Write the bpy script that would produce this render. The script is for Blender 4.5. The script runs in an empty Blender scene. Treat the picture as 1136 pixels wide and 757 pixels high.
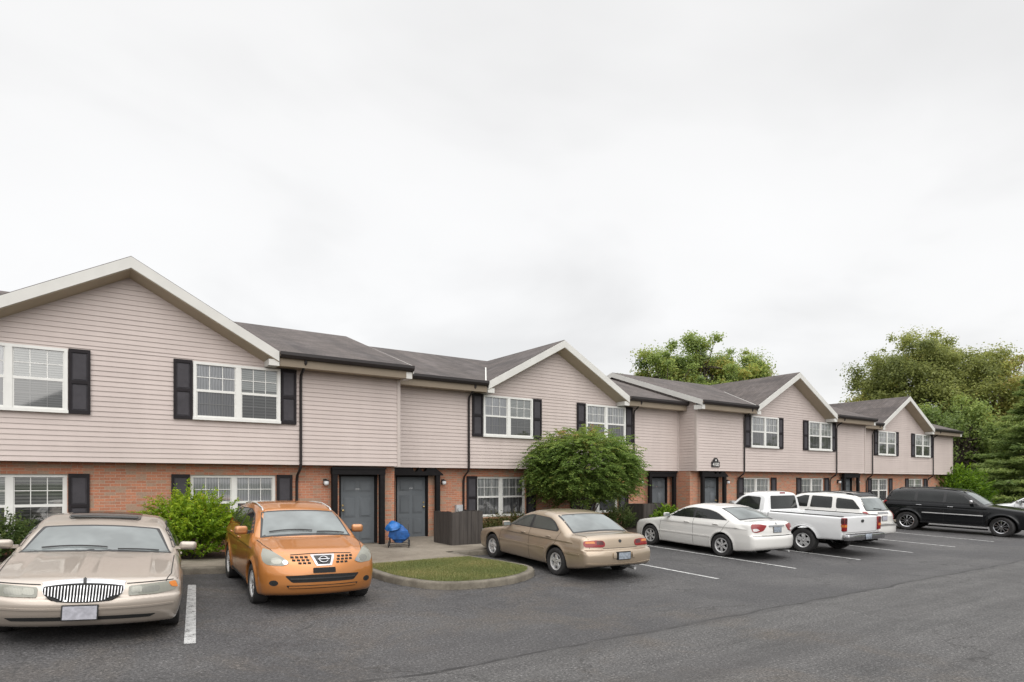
import bpy, bmesh, math, random
import numpy as np
from mathutils import Vector, Matrix, geometry

random.seed(7)
RNG = np.random.default_rng(11)
C = bpy.context.scene.collection
PI = math.pi
R = math.radians

# ------------------------------------------------------------------ materials
def new_mat(name):
    m = bpy.data.materials.new(name)
    m.use_nodes = True
    nt = m.node_tree
    b = nt.nodes['Principled BSDF']
    return m, nt, b

def link(nt, a, b):
    nt.links.new(a, b)

def noise(nt, scale, detail=4, rough=0.55, vec=None, dist=0.0):
    n = nt.nodes.new('ShaderNodeTexNoise')
    n.inputs['Scale'].default_value = scale
    n.inputs['Detail'].default_value = detail
    n.inputs['Roughness'].default_value = rough
    n.inputs['Distortion'].default_value = dist
    if vec is not None: link(nt, vec, n.inputs['Vector'])
    return n

def ramp(nt, src, stops):
    r = nt.nodes.new('ShaderNodeValToRGB')
    e = r.color_ramp.elements
    while len(e) < len(stops): e.new(0.5)
    for el, (p, c) in zip(e, stops):
        el.position = p
        el.color = (c, c, c, 1) if isinstance(c, (int, float)) else (*c, 1)
    link(nt, src, r.inputs['Fac'])
    return r

def mix(nt, fac, a, b, mode='MIX'):
    n = nt.nodes.new('ShaderNodeMix')
    n.data_type = 'RGBA'; n.blend_type = mode
    for sock, v in ((n.inputs[0], fac), (n.inputs[6], a), (n.inputs[7], b)):
        if isinstance(v, (int, float)): sock.default_value = v
        elif isinstance(v, tuple): sock.default_value = (*v, 1)
        else: link(nt, v, sock)
    return n.outputs[2]

def mth(nt, op, a, b=None, clamp=False):
    n = nt.nodes.new('ShaderNodeMath'); n.operation = op; n.use_clamp = clamp
    for i, v in enumerate((a, b)):
        if v is None: continue
        if isinstance(v, (int, float)): n.inputs[i].default_value = v
        else: link(nt, v, n.inputs[i])
    return n.outputs[0]

def texco(nt, which='Object'):
    return nt.nodes.new('ShaderNodeTexCoord').outputs[which]

def position(nt):
    return nt.nodes.new('ShaderNodeNewGeometry').outputs['Position']

def bump(nt, b, h, strength=0.3, dist=0.02):
    n = nt.nodes.new('ShaderNodeBump')
    n.inputs['Strength'].default_value = strength
    n.inputs['Distance'].default_value = dist
    link(nt, h, n.inputs['Height'])
    link(nt, n.outputs['Normal'], b.inputs['Normal'])

def simple(name, col, rough=0.6, metal=0.0, var=0.12, scale=6.0, coat=0.0, spec=0.5, bumpy=0.0):
    m, nt, b = new_mat(name)
    n = noise(nt, scale, 5, vec=texco(nt))
    lo = tuple(c * (1 - var) for c in col); hi = tuple(min(1, c * (1 + var)) for c in col)
    r = ramp(nt, n.outputs['Fac'], [(0.3, lo), (0.7, hi)])
    link(nt, r.outputs['Color'], b.inputs['Base Color'])
    b.inputs['Roughness'].default_value = rough
    b.inputs['Metallic'].default_value = metal
    b.inputs['Coat Weight'].default_value = coat
    b.inputs['Coat Roughness'].default_value = 0.04
    b.inputs['Specular IOR Level'].default_value = spec
    if bumpy:
        n2 = noise(nt, scale * 12, 4, vec=texco(nt))
        bump(nt, b, n2.outputs['Fac'], bumpy, 0.01)
    return m

M = {}
def paint(name, col, metal, rough=0.34, dirt=(0.20, 0.18, 0.15), coat=0.9):
    """car paint with clear coat, faint road dirt near the sills"""
    m, nt, b = new_mat(name)
    co = texco(nt)
    n = noise(nt, 2.2, 4, vec=co)
    fl = noise(nt, 900, 1, vec=co)
    base = mix(nt, mth(nt, 'MULTIPLY', n.outputs['Fac'], 0.22), col, tuple(c * 0.8 for c in col))
    sep = nt.nodes.new('ShaderNodeSeparateXYZ'); link(nt, co, sep.inputs[0])
    lowf = mth(nt, 'MULTIPLY', mth(nt, 'SUBTRACT', 0.55, sep.outputs['Z'], True), 0.75, True)
    n3 = noise(nt, 14, 6, vec=co)
    base = mix(nt, mth(nt, 'MULTIPLY', lowf, n3.outputs['Fac'], True), base, dirt)
    link(nt, base, b.inputs['Base Color'])
    b.inputs['Metallic'].default_value = metal
    rr = mth(nt, 'ADD', mth(nt, 'MULTIPLY', n3.outputs['Fac'], 0.12), rough - 0.05)
    link(nt, rr, b.inputs['Roughness'])
    b.inputs['Coat Weight'].default_value = coat
    b.inputs['Coat Roughness'].default_value = 0.05
    return m

def make_materials():
    # asphalt: two pours with a seam between them, speckle, oil, cracks
    m, nt, b = new_mat('asphalt')
    pos = position(nt)
    sep = nt.nodes.new('ShaderNodeSeparateXYZ'); link(nt, pos, sep.inputs[0])
    big = noise(nt, 0.35, 5, 0.6, pos)
    mid = noise(nt, 2.3, 6, 0.65, pos)
    wob = noise(nt, 0.9, 3, 0.5, pos)
    agg = nt.nodes.new('ShaderNodeTexVoronoi'); agg.inputs['Scale'].default_value = 24
    link(nt, pos, agg.inputs['Vector'])
    fine = noise(nt, 30, 6, 0.85, pos)
    streakmap = nt.nodes.new('ShaderNodeMapping'); streakmap.inputs['Scale'].default_value = (0.25, 2.2, 1)
    link(nt, pos, streakmap.inputs['Vector'])
    streak = noise(nt, 0.9, 5, 0.65, streakmap.outputs[0])
    d = mth(nt, 'SUBTRACT', sep.outputs['Y'], mth(nt, 'ADD', mth(nt, 'MULTIPLY', wob.outputs['Fac'], 0.35), 6.35))
    near = mth(nt, 'LESS_THAN', d, 0.0)
    c_far = mix(nt, ramp(nt, mid.outputs['Fac'], [(0.3, 0.0), (0.72, 1.0)]).outputs[0], (0.038, 0.0365, 0.038), (0.068, 0.0655, 0.0665))
    c_near = mix(nt, ramp(nt, streak.outputs['Fac'], [(0.3, 0.0), (0.7, 1.0)]).outputs[0], (0.050, 0.048, 0.0475), (0.092, 0.0885, 0.086))
    col = mix(nt, near, c_far, c_near)
    col = mix(nt, ramp(nt, big.outputs['Fac'], [(0.42, 0.0), (0.62, 0.55)]).outputs[0], col, (0.095, 0.091, 0.089))
    brown = noise(nt, 0.55, 5, 0.7, pos, 0.6)
    left = mth(nt, 'MULTIPLY', mth(nt, 'SUBTRACT', 9.5, sep.outputs['X'], True), ramp(nt, brown.outputs['Fac'], [(0.48, 0.0), (0.66, 0.6)]).outputs[0])
    col = mix(nt, left, col, (0.085, 0.070, 0.056))
    sp = ramp(nt, fine.outputs['Fac'], [(0.38, 0.10), (0.64, 2.0)])
    col = mix(nt, 0.85, col, mix(nt, 1.0, col, sp.outputs[0], 'MULTIPLY'))
    sp2 = ramp(nt, agg.outputs['Distance'], [(0.05, 2.1), (0.35, 0.75)])
    col = mix(nt, 0.8, col, mix(nt, 1.0, col, sp2.outputs[0], 'MULTIPLY'))
    seam = ramp(nt, mth(nt, 'ABSOLUTE', d), [(0.0, 1.0), (0.022, 0.9), (0.05, 0.0)])
    sn = noise(nt, 3.0, 3, 0.6, pos)
    col = mix(nt, mth(nt, 'MULTIPLY', seam.outputs[0], ramp(nt, sn.outputs['Fac'], [(0.35, 0.25), (0.55, 0.95)]).outputs[0]), col, (0.012, 0.011, 0.011))
    # oil drips in the bays and darker patches
    ov = nt.nodes.new('ShaderNodeTexVoronoi'); ov.inputs['Scale'].default_value = 0.42; ov.inputs['Randomness'].default_value = 1.0
    ow = nt.nodes.new('ShaderNodeVectorMath'); ow.operation = 'ADD'; on = noise(nt, 2.2, 4, 0.6, pos)
    os_ = nt.nodes.new('ShaderNodeVectorMath'); os_.operation = 'SCALE'; os_.inputs['Scale'].default_value = 0.9
    link(nt, on.outputs['Color'], os_.inputs[0]); link(nt, pos, ow.inputs[0]); link(nt, os_.outputs[0], ow.inputs[1]); link(nt, ow.outputs[0], ov.inputs['Vector'])
    oil = ramp(nt, ov.outputs['Distance'], [(0.03, 0.75), (0.16, 0.0)])
    inbay = mth(nt, 'MULTIPLY', mth(nt, 'SUBTRACT', sep.outputs['Y'], 8.0, True), mid.outputs['Fac'])
    col = mix(nt, mth(nt, 'MULTIPLY', oil.outputs[0], inbay, True), col, (0.018, 0.017, 0.017))
    tr = nt.nodes.new('ShaderNodeMapping'); tr.inputs['Scale'].default_value = (0.05, 1.1, 1); tr.inputs['Rotation'].default_value = (0, 0, 0.12); link(nt, pos, tr.inputs[0])
    tn = noise(nt, 1.3, 4, 0.6, tr.outputs[0], 0.2)
    lane = mth(nt, 'SUBTRACT', 8.6, sep.outputs['Y'], True)
    col = mix(nt, mth(nt, 'MULTIPLY', lane, ramp(nt, tn.outputs['Fac'], [(0.50, 0.0), (0.66, 0.5)]).outputs[0]), col, (0.034, 0.032, 0.032))
    # cracks
    cr = nt.nodes.new('ShaderNodeTexVoronoi'); cr.feature = 'DISTANCE_TO_EDGE'; cr.inputs['Scale'].default_value = 0.22
    wv = nt.nodes.new('ShaderNodeVectorMath'); wv.operation = 'ADD'
    wn = noise(nt, 1.6, 5, 0.6, pos)
    sc = nt.nodes.new('ShaderNodeVectorMath'); sc.operation = 'SCALE'; sc.inputs['Scale'].default_value = 1.3
    link(nt, wn.outputs['Color'], sc.inputs[0]); link(nt, pos, wv.inputs[0]); link(nt, sc.outputs[0], wv.inputs[1])
    link(nt, wv.outputs[0], cr.inputs['Vector'])
    ck = ramp(nt, cr.outputs['Distance'], [(0.0, 1.0), (0.003, 0.8), (0.006, 0.0)])
    ckm = ramp(nt, big.outputs['Fac'], [(0.45, 0.0), (0.55, 0.7)])
    col = mix(nt, mth(nt, 'MULTIPLY', ck.outputs[0], ckm.outputs[0]), col, (0.012, 0.011, 0.010))
    link(nt, col, b.inputs['Base Color'])
    rr = ramp(nt, mid.outputs['Fac'], [(0.3, 0.62), (0.7, 0.9)])
    link(nt, rr.outputs[0], b.inputs['Roughness'])
    bump(nt, b, mix(nt, 0.5, fine.outputs['Fac'], agg.outputs['Distance']), 0.55, 0.012)
    M['asphalt'] = m
    # road paint, worn
    m, nt, b = new_mat('road_paint')
    pos = position(nt)
    n = noise(nt, 9, 8, 0.75, pos); n2 = noise(nt, 60, 4, 0.7, pos)
    f = mix(nt, 0.45, n.outputs['Fac'], n2.outputs['Fac'])
    col = ramp(nt, f, [(0.41, (0.06, 0.058, 0.057)), (0.48, (0.36, 0.36, 0.355)), (0.64, (0.54, 0.54, 0.53))])
    link(nt, col.outputs[0], b.inputs['Base Color']); b.inputs['Roughness'].default_value = 0.75
    M['road_paint'] = m
    # concrete
    def conc(name, a, c, sc_):
        m, nt, b = new_mat(name)
        pos = position(nt)
        n = noise(nt, sc_, 7, 0.7, pos); n2 = noise(nt, 80, 3, 0.7, pos); n3 = noise(nt, 0.8, 3, 0.5, pos)
        f = mix(nt, 0.35, n.outputs['Fac'], n3.outputs['Fac'])
        r = ramp(nt, f, [(0.32, a), (0.66, c)])
        col = mix(nt, 0.5, r.outputs[0], mix(nt, 1.0, r.outputs[0], ramp(nt, n2.outputs['Fac'], [(0.3, 0.55), (0.65, 1.35)]).outputs[0], 'MULTIPLY'))
        link(nt, col, b.inputs['Base Color']); b.inputs['Roughness'].default_value = 0.9
        bump(nt, b, n2.outputs['Fac'], 0.4, 0.01)
        M[name] = m
    conc('kerb_concrete', (0.065, 0.055, 0.042), (0.20, 0.178, 0.142), 3.5)
    conc('walk_concrete', (0.135, 0.113, 0.087), (0.25, 0.218, 0.175), 1.6)
    conc('mulch', (0.022, 0.014, 0.010), (0.075, 0.05, 0.036), 9)
    conc('soil', (0.05, 0.05, 0.02), (0.13, 0.115, 0.05), 4)
    conc('far_ground', (0.035, 0.05, 0.016), (0.07, 0.09, 0.03), 1)
    # vinyl siding
    m, nt, b = new_mat('vinyl_siding')
    pos = position(nt)
    mp = nt.nodes.new('ShaderNodeMapping'); mp.inputs['Scale'].default_value = (0.5, 0.5, 6.6)
    link(nt, pos, mp.inputs[0])
    n = noise(nt, 1.0, 3, 0.5, mp.outputs[0]); n2 = noise(nt, 0.45, 4, 0.6, pos)
    sk = nt.nodes.new('ShaderNodeMapping'); sk.inputs['Scale'].default_value = (1.7, 1.7, 0.16); link(nt, pos, sk.inputs[0])
    n3 = noise(nt, 1.0, 5, 0.65, sk.outputs[0])
    f = mix(nt, 0.4, mix(nt, 0.5, n.outputs['Fac'], n2.outputs['Fac']), n3.outputs['Fac'])
    r = ramp(nt, f, [(0.34, (0.445, 0.380, 0.354)), (0.62, (0.525, 0.453, 0.423))])
    link(nt, r.outputs[0], b.inputs['Base Color']); b.inputs['Roughness'].default_value = 0.55
    gm = nt.nodes.new('ShaderNodeMapping'); gm.inputs['Scale'].default_value = (2, 2, 60); link(nt, pos, gm.inputs[0])
    g = noise(nt, 4, 4, 0.6, gm.outputs[0]); bump(nt, b, g.outputs['Fac'], 0.12, 0.004)
    M['siding'] = m
    # brick
    m, nt, b = new_mat('brick')
    pos = position(nt)
    sep = nt.nodes.new('ShaderNodeSeparateXYZ'); link(nt, pos, sep.inputs[0])
    cb = nt.nodes.new('ShaderNodeCombineXYZ')
    link(nt, mth(nt, 'ADD', sep.outputs['X'], sep.outputs['Y']), cb.inputs[0]); link(nt, sep.outputs['Z'], cb.inputs[1])
    bt = nt.nodes.new('ShaderNodeTexBrick')
    bt.inputs['Scale'].default_value = 1.0; bt.inputs['Brick Width'].default_value = 0.205; bt.inputs['Row Height'].default_value = 0.0677
    bt.inputs['Mortar Size'].default_value = 0.0052; bt.inputs['Mortar Smooth'].default_value = 0.2; bt.inputs['Bias'].default_value = -0.05
    bt.inputs['Color1'].default_value = (0.45, 0.19, 0.11, 1); bt.inputs['Color2'].default_value = (0.34, 0.145, 0.088, 1)
    bt.inputs['Mortar'].default_value = (0.40, 0.31, 0.24, 1)
    link(nt, cb.outputs[0], bt.inputs['Vector'])
    # odd grey-green bricks
    fl = nt.nodes.new('ShaderNodeVectorMath'); fl.operation = 'SNAP'; fl.inputs[1].default_value = (0.205, 0.0677, 1)
    link(nt, cb.outputs[0], fl.inputs[0])
    wn = nt.nodes.new('ShaderNodeTexWhiteNoise'); link(nt, fl.outputs[0], wn.inputs['Vector'])
    pn = noise(nt, 1.4, 3, 0.6, pos)
    odd = ramp(nt, mth(nt, 'ADD', mth(nt, 'MULTIPLY', wn.outputs['Value'], 0.5), mth(nt, 'MULTIPLY', pn.outputs['Fac'], 0.75)), [(0.64, 0.0), (0.80, 0.8)])
    col = mix(nt, odd.outputs[0], bt.outputs['Color'], (0.30, 0.225, 0.165))
    gr = noise(nt, 30, 4, 0.7, pos)
    col = mix(nt, 0.6, col, mix(nt, 1.0, col, ramp(nt, gr.outputs['Fac'], [(0.3, 0.7), (0.7, 1.25)]).outputs[0], 'MULTIPLY'))
    link(nt, col, b.inputs['Base Color']); b.inputs['Roughness'].default_value = 0.9
    bump(nt, b, mth(nt, 'SUBTRACT', 1.0, bt.outputs['Fac']), 0.5, 0.008)
    M['brick'] = m
    # shingles
    m, nt, b = new_mat('shingle')
    pos = position(nt)
    mp = nt.nodes.new('ShaderNodeMapping'); mp.inputs['Scale'].default_value = (1, 1, 0); link(nt, pos, mp.inputs[0])
    bt = nt.nodes.new('ShaderNodeTexBrick')
    bt.inputs['Scale'].default_value = 1.0; bt.inputs['Brick Width'].default_value = 0.30; bt.inputs['Row Height'].default_value = 0.135
    bt.inputs['Mortar Size'].default_value = 0.007; bt.inputs['Mortar Smooth'].default_value = 0.4
    bt.inputs['Color1'].default_value = (0.108, 0.090, 0.084, 1); bt.inputs['Color2'].default_value = (0.074, 0.062, 0.057, 1)
    bt.inputs['Mortar'].default_value = (0.030, 0.026, 0.026, 1)
    link(nt, mp.outputs[0], bt.inputs['Vector'])
    sm = nt.nodes.new('ShaderNodeMapping'); sm.inputs['Scale'].default_value = (1.3, 0.22, 0.22); link(nt, pos, sm.inputs[0])
    st = noise(nt, 1.0, 6, 0.65, sm.outputs[0]); sp = noise(nt, 60, 3, 0.7, pos); bl = noise(nt, 0.9, 5, 0.65, pos)
    col = mix(nt, ramp(nt, st.outputs['Fac'], [(0.45, 0.0), (0.66, 0.75)]).outputs[0], bt.outputs['Color'], (0.036, 0.031, 0.031))
    col = mix(nt, ramp(nt, bl.outputs['Fac'], [(0.5, 0.0), (0.7, 0.5)]).outputs[0], col, (0.135, 0.118, 0.115))
    col = mix(nt, 0.5, col, mix(nt, 1.0, col, ramp(nt, sp.outputs['Fac'], [(0.3, 0.5), (0.7, 1.5)]).outputs[0], 'MULTIPLY'))
    link(nt, col, b.inputs['Base Color']); b.inputs['Roughness'].default_value = 0.95
    bump(nt, b, mix(nt, 0.4, bt.outputs['Fac'], sp.outputs['Fac']), 0.4, 0.01)
    M['shingle'] = m
    M['trim'] = simple('cream_trim', (0.56, 0.553, 0.525), 0.55, var=0.06, scale=2)
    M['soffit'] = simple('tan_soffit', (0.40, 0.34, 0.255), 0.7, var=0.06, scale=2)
    M['fascia'] = simple('shaded_fascia', (0.21, 0.17, 0.125), 0.7, var=0.06, scale=2)  # shade under the gutter put into the colour: soffit tan, darkened
    M['corner'] = simple('corner_trim', (0.47, 0.41, 0.38), 0.5, var=0.04, scale=2)
    M['gutter'] = simple('brown_gutter', (0.018, 0.014, 0.014), 0.5, var=0.15)
    M['black_wood'] = simple('black_trim_paint', (0.010, 0.009, 0.0095), 0.7, spec=0.15, var=0.2, scale=9)
    M['shutter_frame'] = simple('shutter_frame_paint', (0.017, 0.0145, 0.0165), 0.7, spec=0.2, var=0.15)
    M['shutter_panel'] = simple('shutter_panel_paint', (0.050, 0.047, 0.053), 0.7, spec=0.25, var=0.12)
    M['door'] = simple('slate_door_paint', (0.105, 0.116, 0.126), 0.5, spec=0.3, var=0.07, scale=2)
    M['window_white'] = simple('white_vinyl', (0.66, 0.66, 0.635), 0.45, var=0.04)
    M['brass'] = simple('brass', (0.45, 0.33, 0.15), 0.35, 1.0)
    M['chrome'] = simple('chrome', (0.42, 0.42, 0.43), 0.16, 1.0, var=0.05)
    M['alloy'] = simple('alloy_rim', (0.62, 0.62, 0.62), 0.38, 0.55, var=0.12, scale=12)
    M['rubber'] = simple('tyre_rubber', (0.020, 0.019, 0.019), 0.8, var=0.3, scale=12)
    M['black_plastic'] = simple('black_plastic', (0.020, 0.020, 0.021), 0.5, var=0.2)
    M['grey_plastic'] = simple('grey_plastic', (0.10, 0.095, 0.09), 0.6, var=0.2)
    M['under'] = simple('underbody', (0.010, 0.010, 0.010), 0.9, var=0.3)
    M['plate'] = simple('plate_enamel', (0.24, 0.27, 0.31), 0.4, var=0.35, scale=22)
    M['plate_white'] = simple('plate_white', (0.36, 0.36, 0.40), 0.4, var=0.22, scale=24)
    M['screen_wood'] = None
    m, nt, b = new_mat('weathered_boards')
    pos = position(nt)
    mp = nt.nodes.new('ShaderNodeMapping'); mp.inputs['Scale'].default_value = (14, 14, 0.8); link(nt, pos, mp.inputs[0])
    n = noise(nt, 1.0, 6, 0.65, mp.outputs[0])
    r = ramp(nt, n.outputs['Fac'], [(0.3, (0.026, 0.022, 0.020)), (0.7, (0.072, 0.062, 0.055))])
    link(nt, r.outputs[0], b.inputs['Base Color']); b.inputs['Roughness'].default_value = 0.85
    bump(nt, b, n.outputs['Fac'], 0.4, 0.01)
    M['screen_wood'] = m
    # car glass: dark, glossy
    def cglass(name, col, rough=0.03, spec=0.9):
        m, nt, b = new_mat(name)
        n = noise(nt, 1.3, 3, vec=texco(nt))
        r = ramp(nt, n.outputs['Fac'], [(0.35, tuple(c * 0.55 for c in col)), (0.65, col)])
        link(nt, r.outputs[0], b.inputs['Base Color'])
        b.inputs['Roughness'].default_value = rough
        b.inputs['IOR'].default_value = 1.5
        M[name] = m
    cglass('glass_dark', (0.020, 0.022, 0.022))
    cglass('glass_green', (0.060, 0.068, 0.062))
    cglass('glass_pale', (0.20, 0.222, 0.222))
    # lamps (unlit)
    def lens(name, col, rough=0.1, metal=0.0, sc_=22):
        m, nt, b = new_mat(name)
        w = nt.nodes.new('ShaderNodeTexWave'); w.inputs['Scale'].default_value = sc_; w.bands_direction = 'Y'
        link(nt, texco(nt), w.inputs['Vector'])
        r = ramp(nt, w.outputs['Fac'], [(0.0, tuple(c * 0.82 for c in col)), (1.0, col)])
        link(nt, r.outputs[0], b.inputs['Base Color'])
        b.inputs['Roughness'].default_value = rough; b.inputs['Metallic'].default_value = metal
        b.inputs['Coat Weight'].default_value = 0.25
        M[name] = m
    lens('lens_clear', (0.42, 0.43, 0.40), 0.18)
    lens('lens_yellowed', (0.22, 0.22, 0.185), 0.1)
    lens('lens_reflector', (0.26, 0.26, 0.23), 0.22, 0.6)
    lens('lens_red', (0.22, 0.004, 0.006), 0.25)
    lens('lens_dark_red', (0.06, 0.006, 0.007), 0.25)
    lens('lens_amber', (0.55, 0.17, 0.02))
    lens('lens_white', (0.62, 0.60, 0.60))
    # window panes
    def pane(name, tint, gl):
        m = bpy.data.materials.new(name); m.use_nodes = True
        nt = m.node_tree; nt.nodes.clear()
        out = nt.nodes.new('ShaderNodeOutputMaterial')
        t = nt.nodes.new('ShaderNodeBsdfTransparent'); t.inputs[0].default_value = (*tint, 1)
        g = nt.nodes.new('ShaderNodeBsdfGlossy'); g.inputs['Roughness'].default_value = 0.03
        fr = nt.nodes.new('ShaderNodeFresnel'); fr.inputs['IOR'].default_value = 1.5
        f = mth(nt, 'ADD', mth(nt, 'MULTIPLY', fr.outputs[0], 0.9), gl, True)
        n = noise(nt, 1.7, 2, vec=position(nt)); bp = nt.nodes.new('ShaderNodeBump'); bp.inputs['Strength'].default_value = 0.06
        link(nt, n.outputs['Fac'], bp.inputs['Height']); link(nt, bp.outputs[0], g.inputs['Normal'])
        ms = nt.nodes.new('ShaderNodeMixShader')
        link(nt, f, ms.inputs[0]); link(nt, t.outputs[0], ms.inputs[1]); link(nt, g.outputs[0], ms.inputs[2])
        link(nt, ms.outputs[0], out.inputs[0])
        M[name] = m
    pane('pane_clear', (0.92, 0.93, 0.93), 0.12)
    pane('pane_screen', (0.55, 0.55, 0.56), 0.09)
    # blinds and curtains
    def blind(name, a, c, direction, sc_):
        m, nt, b = new_mat(name)
        pos = position(nt)
        w = nt.nodes.new('ShaderNodeTexWave'); w.bands_direction = direction; w.inputs['Scale'].default_value = sc_
        w.inputs['Distortion'].default_value = 0.4 if direction == 'Z' else 2.5; w.inputs['Detail'].default_value = 1
        link(nt, pos, w.inputs['Vector'])
        n = noise(nt, 1.1, 3, vec=pos)
        r = ramp(nt, w.outputs['Fac'], [(0.15, a), (0.6, c)])
        col = mix(nt, 0.6, r.outputs[0], mix(nt, 1.0, r.outputs[0], ramp(nt, n.outputs['Fac'], [(0.35, 0.55), (0.65, 1.15)]).outputs[0], 'MULTIPLY'))
        link(nt, col, b.inputs['Base Color']); b.inputs['Roughness'].default_value = 0.8
        M[name] = m
    blind('blind_grey', (0.30, 0.32, 0.31), (0.50, 0.52, 0.50), 'Z', 6.3)
    blind('blind_pale', (0.40, 0.41, 0.44), (0.58, 0.59, 0.62), 'X', 5.0)
    blind('curtain_white', (0.42, 0.43, 0.44), (0.72, 0.73, 0.74), 'X', 2.4)
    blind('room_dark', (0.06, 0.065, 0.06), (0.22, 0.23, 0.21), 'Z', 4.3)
    # bark
    m, nt, b = new_mat('bark')
    mp = nt.nodes.new('ShaderNodeMapping'); mp.inputs['Scale'].default_value = (9, 9, 1.6); link(nt, position(nt), mp.inputs[0])
    n = noise(nt, 1.4, 6, 0.7, mp.outputs[0])
    r = ramp(nt, n.outputs['Fac'], [(0.3, (0.035, 0.027, 0.021)), (0.7, (0.13, 0.105, 0.085))])
    link(nt, r.outputs[0], b.inputs['Base Color']); b.inputs['Roughness'].default_value = 0.95
    bump(nt, b, n.outputs['Fac'], 0.7, 0.03)
    M['bark'] = m
    # leaves: tint attribute picks from a ramp, each leaf varies a little
    def leaf(name, stops, trans=0.55):
        m = bpy.data.materials.new(name); m.use_nodes = True
        nt = m.node_tree; b = nt.nodes['Principled BSDF']; out = nt.nodes['Material Output']
        at = nt.nodes.new('ShaderNodeAttribute'); at.attribute_name = 'tint'
        g = nt.nodes.new('ShaderNodeNewGeometry')
        f = mth(nt, 'ADD', at.outputs['Fac'], mth(nt, 'MULTIPLY', mth(nt, 'SUBTRACT', g.outputs['Random Per Island'], 0.5), 0.35), True)
        r = ramp(nt, f, stops)
        link(nt, r.outputs[0], b.inputs['Base Color']); b.inputs['Roughness'].default_value = 0.55
        b.inputs['Specular IOR Level'].default_value = 0.35
        t = nt.nodes.new('ShaderNodeBsdfTranslucent'); link(nt, r.outputs[0], t.inputs[0])
        ms = nt.nodes.new('ShaderNodeMixShader'); ms.inputs[0].default_value = trans
        link(nt, b.outputs[0], ms.inputs[1]); link(nt, t.outputs[0], ms.inputs[2]); link(nt, ms.outputs[0], out.inputs[0])
        M[name] = m
    leaf('leaf_round_tree', [(0.0, (0.080, 0.130, 0.034)), (0.45, (0.165, 0.25, 0.056)), (0.75, (0.26, 0.335, 0.075)), (0.93, (0.32, 0.26, 0.075)), (1.0, (0.38, 0.20, 0.08))])
    leaf('leaf_bright', [(0.0, (0.08, 0.155, 0.014)), (0.5, (0.24, 0.38, 0.024)), (0.85, (0.45, 0.54, 0.04)), (1.0, (0.58, 0.44, 0.06))])
    leaf('leaf_dark', [(0.0, (0.045, 0.075, 0.024)), (0.6, (0.095, 0.15, 0.042)), (1.0, (0.17, 0.21, 0.06))])
    leaf('leaf_autumn', [(0.0, (0.16, 0.19, 0.065)), (0.4, (0.28, 0.31, 0.095)), (0.7, (0.37, 0.39, 0.11)), (0.92, (0.39, 0.35, 0.095)), (1.0, (0.40, 0.28, 0.12))])
    leaf('leaf_green_far', [(0.0, (0.15, 0.21, 0.065)), (0.45, (0.26, 0.34, 0.095)), (0.8, (0.38, 0.44, 0.11)), (1.0, (0.40, 0.34, 0.08))])
    leaf('needle', [(0.0, (0.13, 0.20, 0.07)), (0.5, (0.25, 0.33, 0.10)), (1.0, (0.38, 0.44, 0.13))])
    leaf('hedge_leaf', [(0.0, (0.06, 0.075, 0.02)), (0.6, (0.115, 0.13, 0.035)), (1.0, (0.19, 0.14, 0.06))])
    leaf('grass_blade', [(0.0, (0.075, 0.105, 0.028)), (0.45, (0.145, 0.175, 0.050)), (0.75, (0.25, 0.235, 0.085)), (1.0, (0.40, 0.32, 0.15))], 0.2)
    # stroller
    M['blue_fabric'] = simple('blue_fabric', (0.012, 0.085, 0.29), 0.6, var=0.35, scale=9)
    M['hood_fabric'] = simple('hood_fabric', (0.014, 0.12, 0.38), 0.5, var=0.3, scale=7)
    M['navy_fabric'] = simple('navy_fabric', (0.012, 0.022, 0.06), 0.7, var=0.3)
    M['sign_black'] = simple('sign_black', (0.020, 0.018, 0.018), 0.45)
    M['sign_white'] = simple('sign_white', (0.72, 0.71, 0.68), 0.5)
    M['lamp_glass'] = simple('lamp_glass', (0.70, 0.72, 0.74), 0.25)
    M['meter_grey'] = simple('meter_grey', (0.38, 0.39, 0.40), 0.5)
    # car paints
    M['champagne'] = paint('champagne_paint', (0.395, 0.342, 0.292), 0.45)
    M['orange'] = paint('orange_paint', (0.455, 0.172, 0.038), 0.40)
    M['tan_gold'] = paint('tan_gold_paint', (0.365, 0.29, 0.212), 0.45)
    M['white'] = paint('white_paint', (0.64, 0.63, 0.605), 0.0)
    M['cool_white'] = paint('cool_white_paint', (0.62, 0.625, 0.63), 0.0)
    M['black'] = paint('black_paint', (0.005, 0.0055, 0.0065), 0.0, 0.16, (0.022, 0.021, 0.020), 0.5); M['black'].node_tree.nodes['Principled BSDF'].inputs['Specular IOR Level'].default_value = 0.15
    M['silver'] = paint('silver_paint', (0.56, 0.57, 0.57), 0.5)

make_materials()

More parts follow.
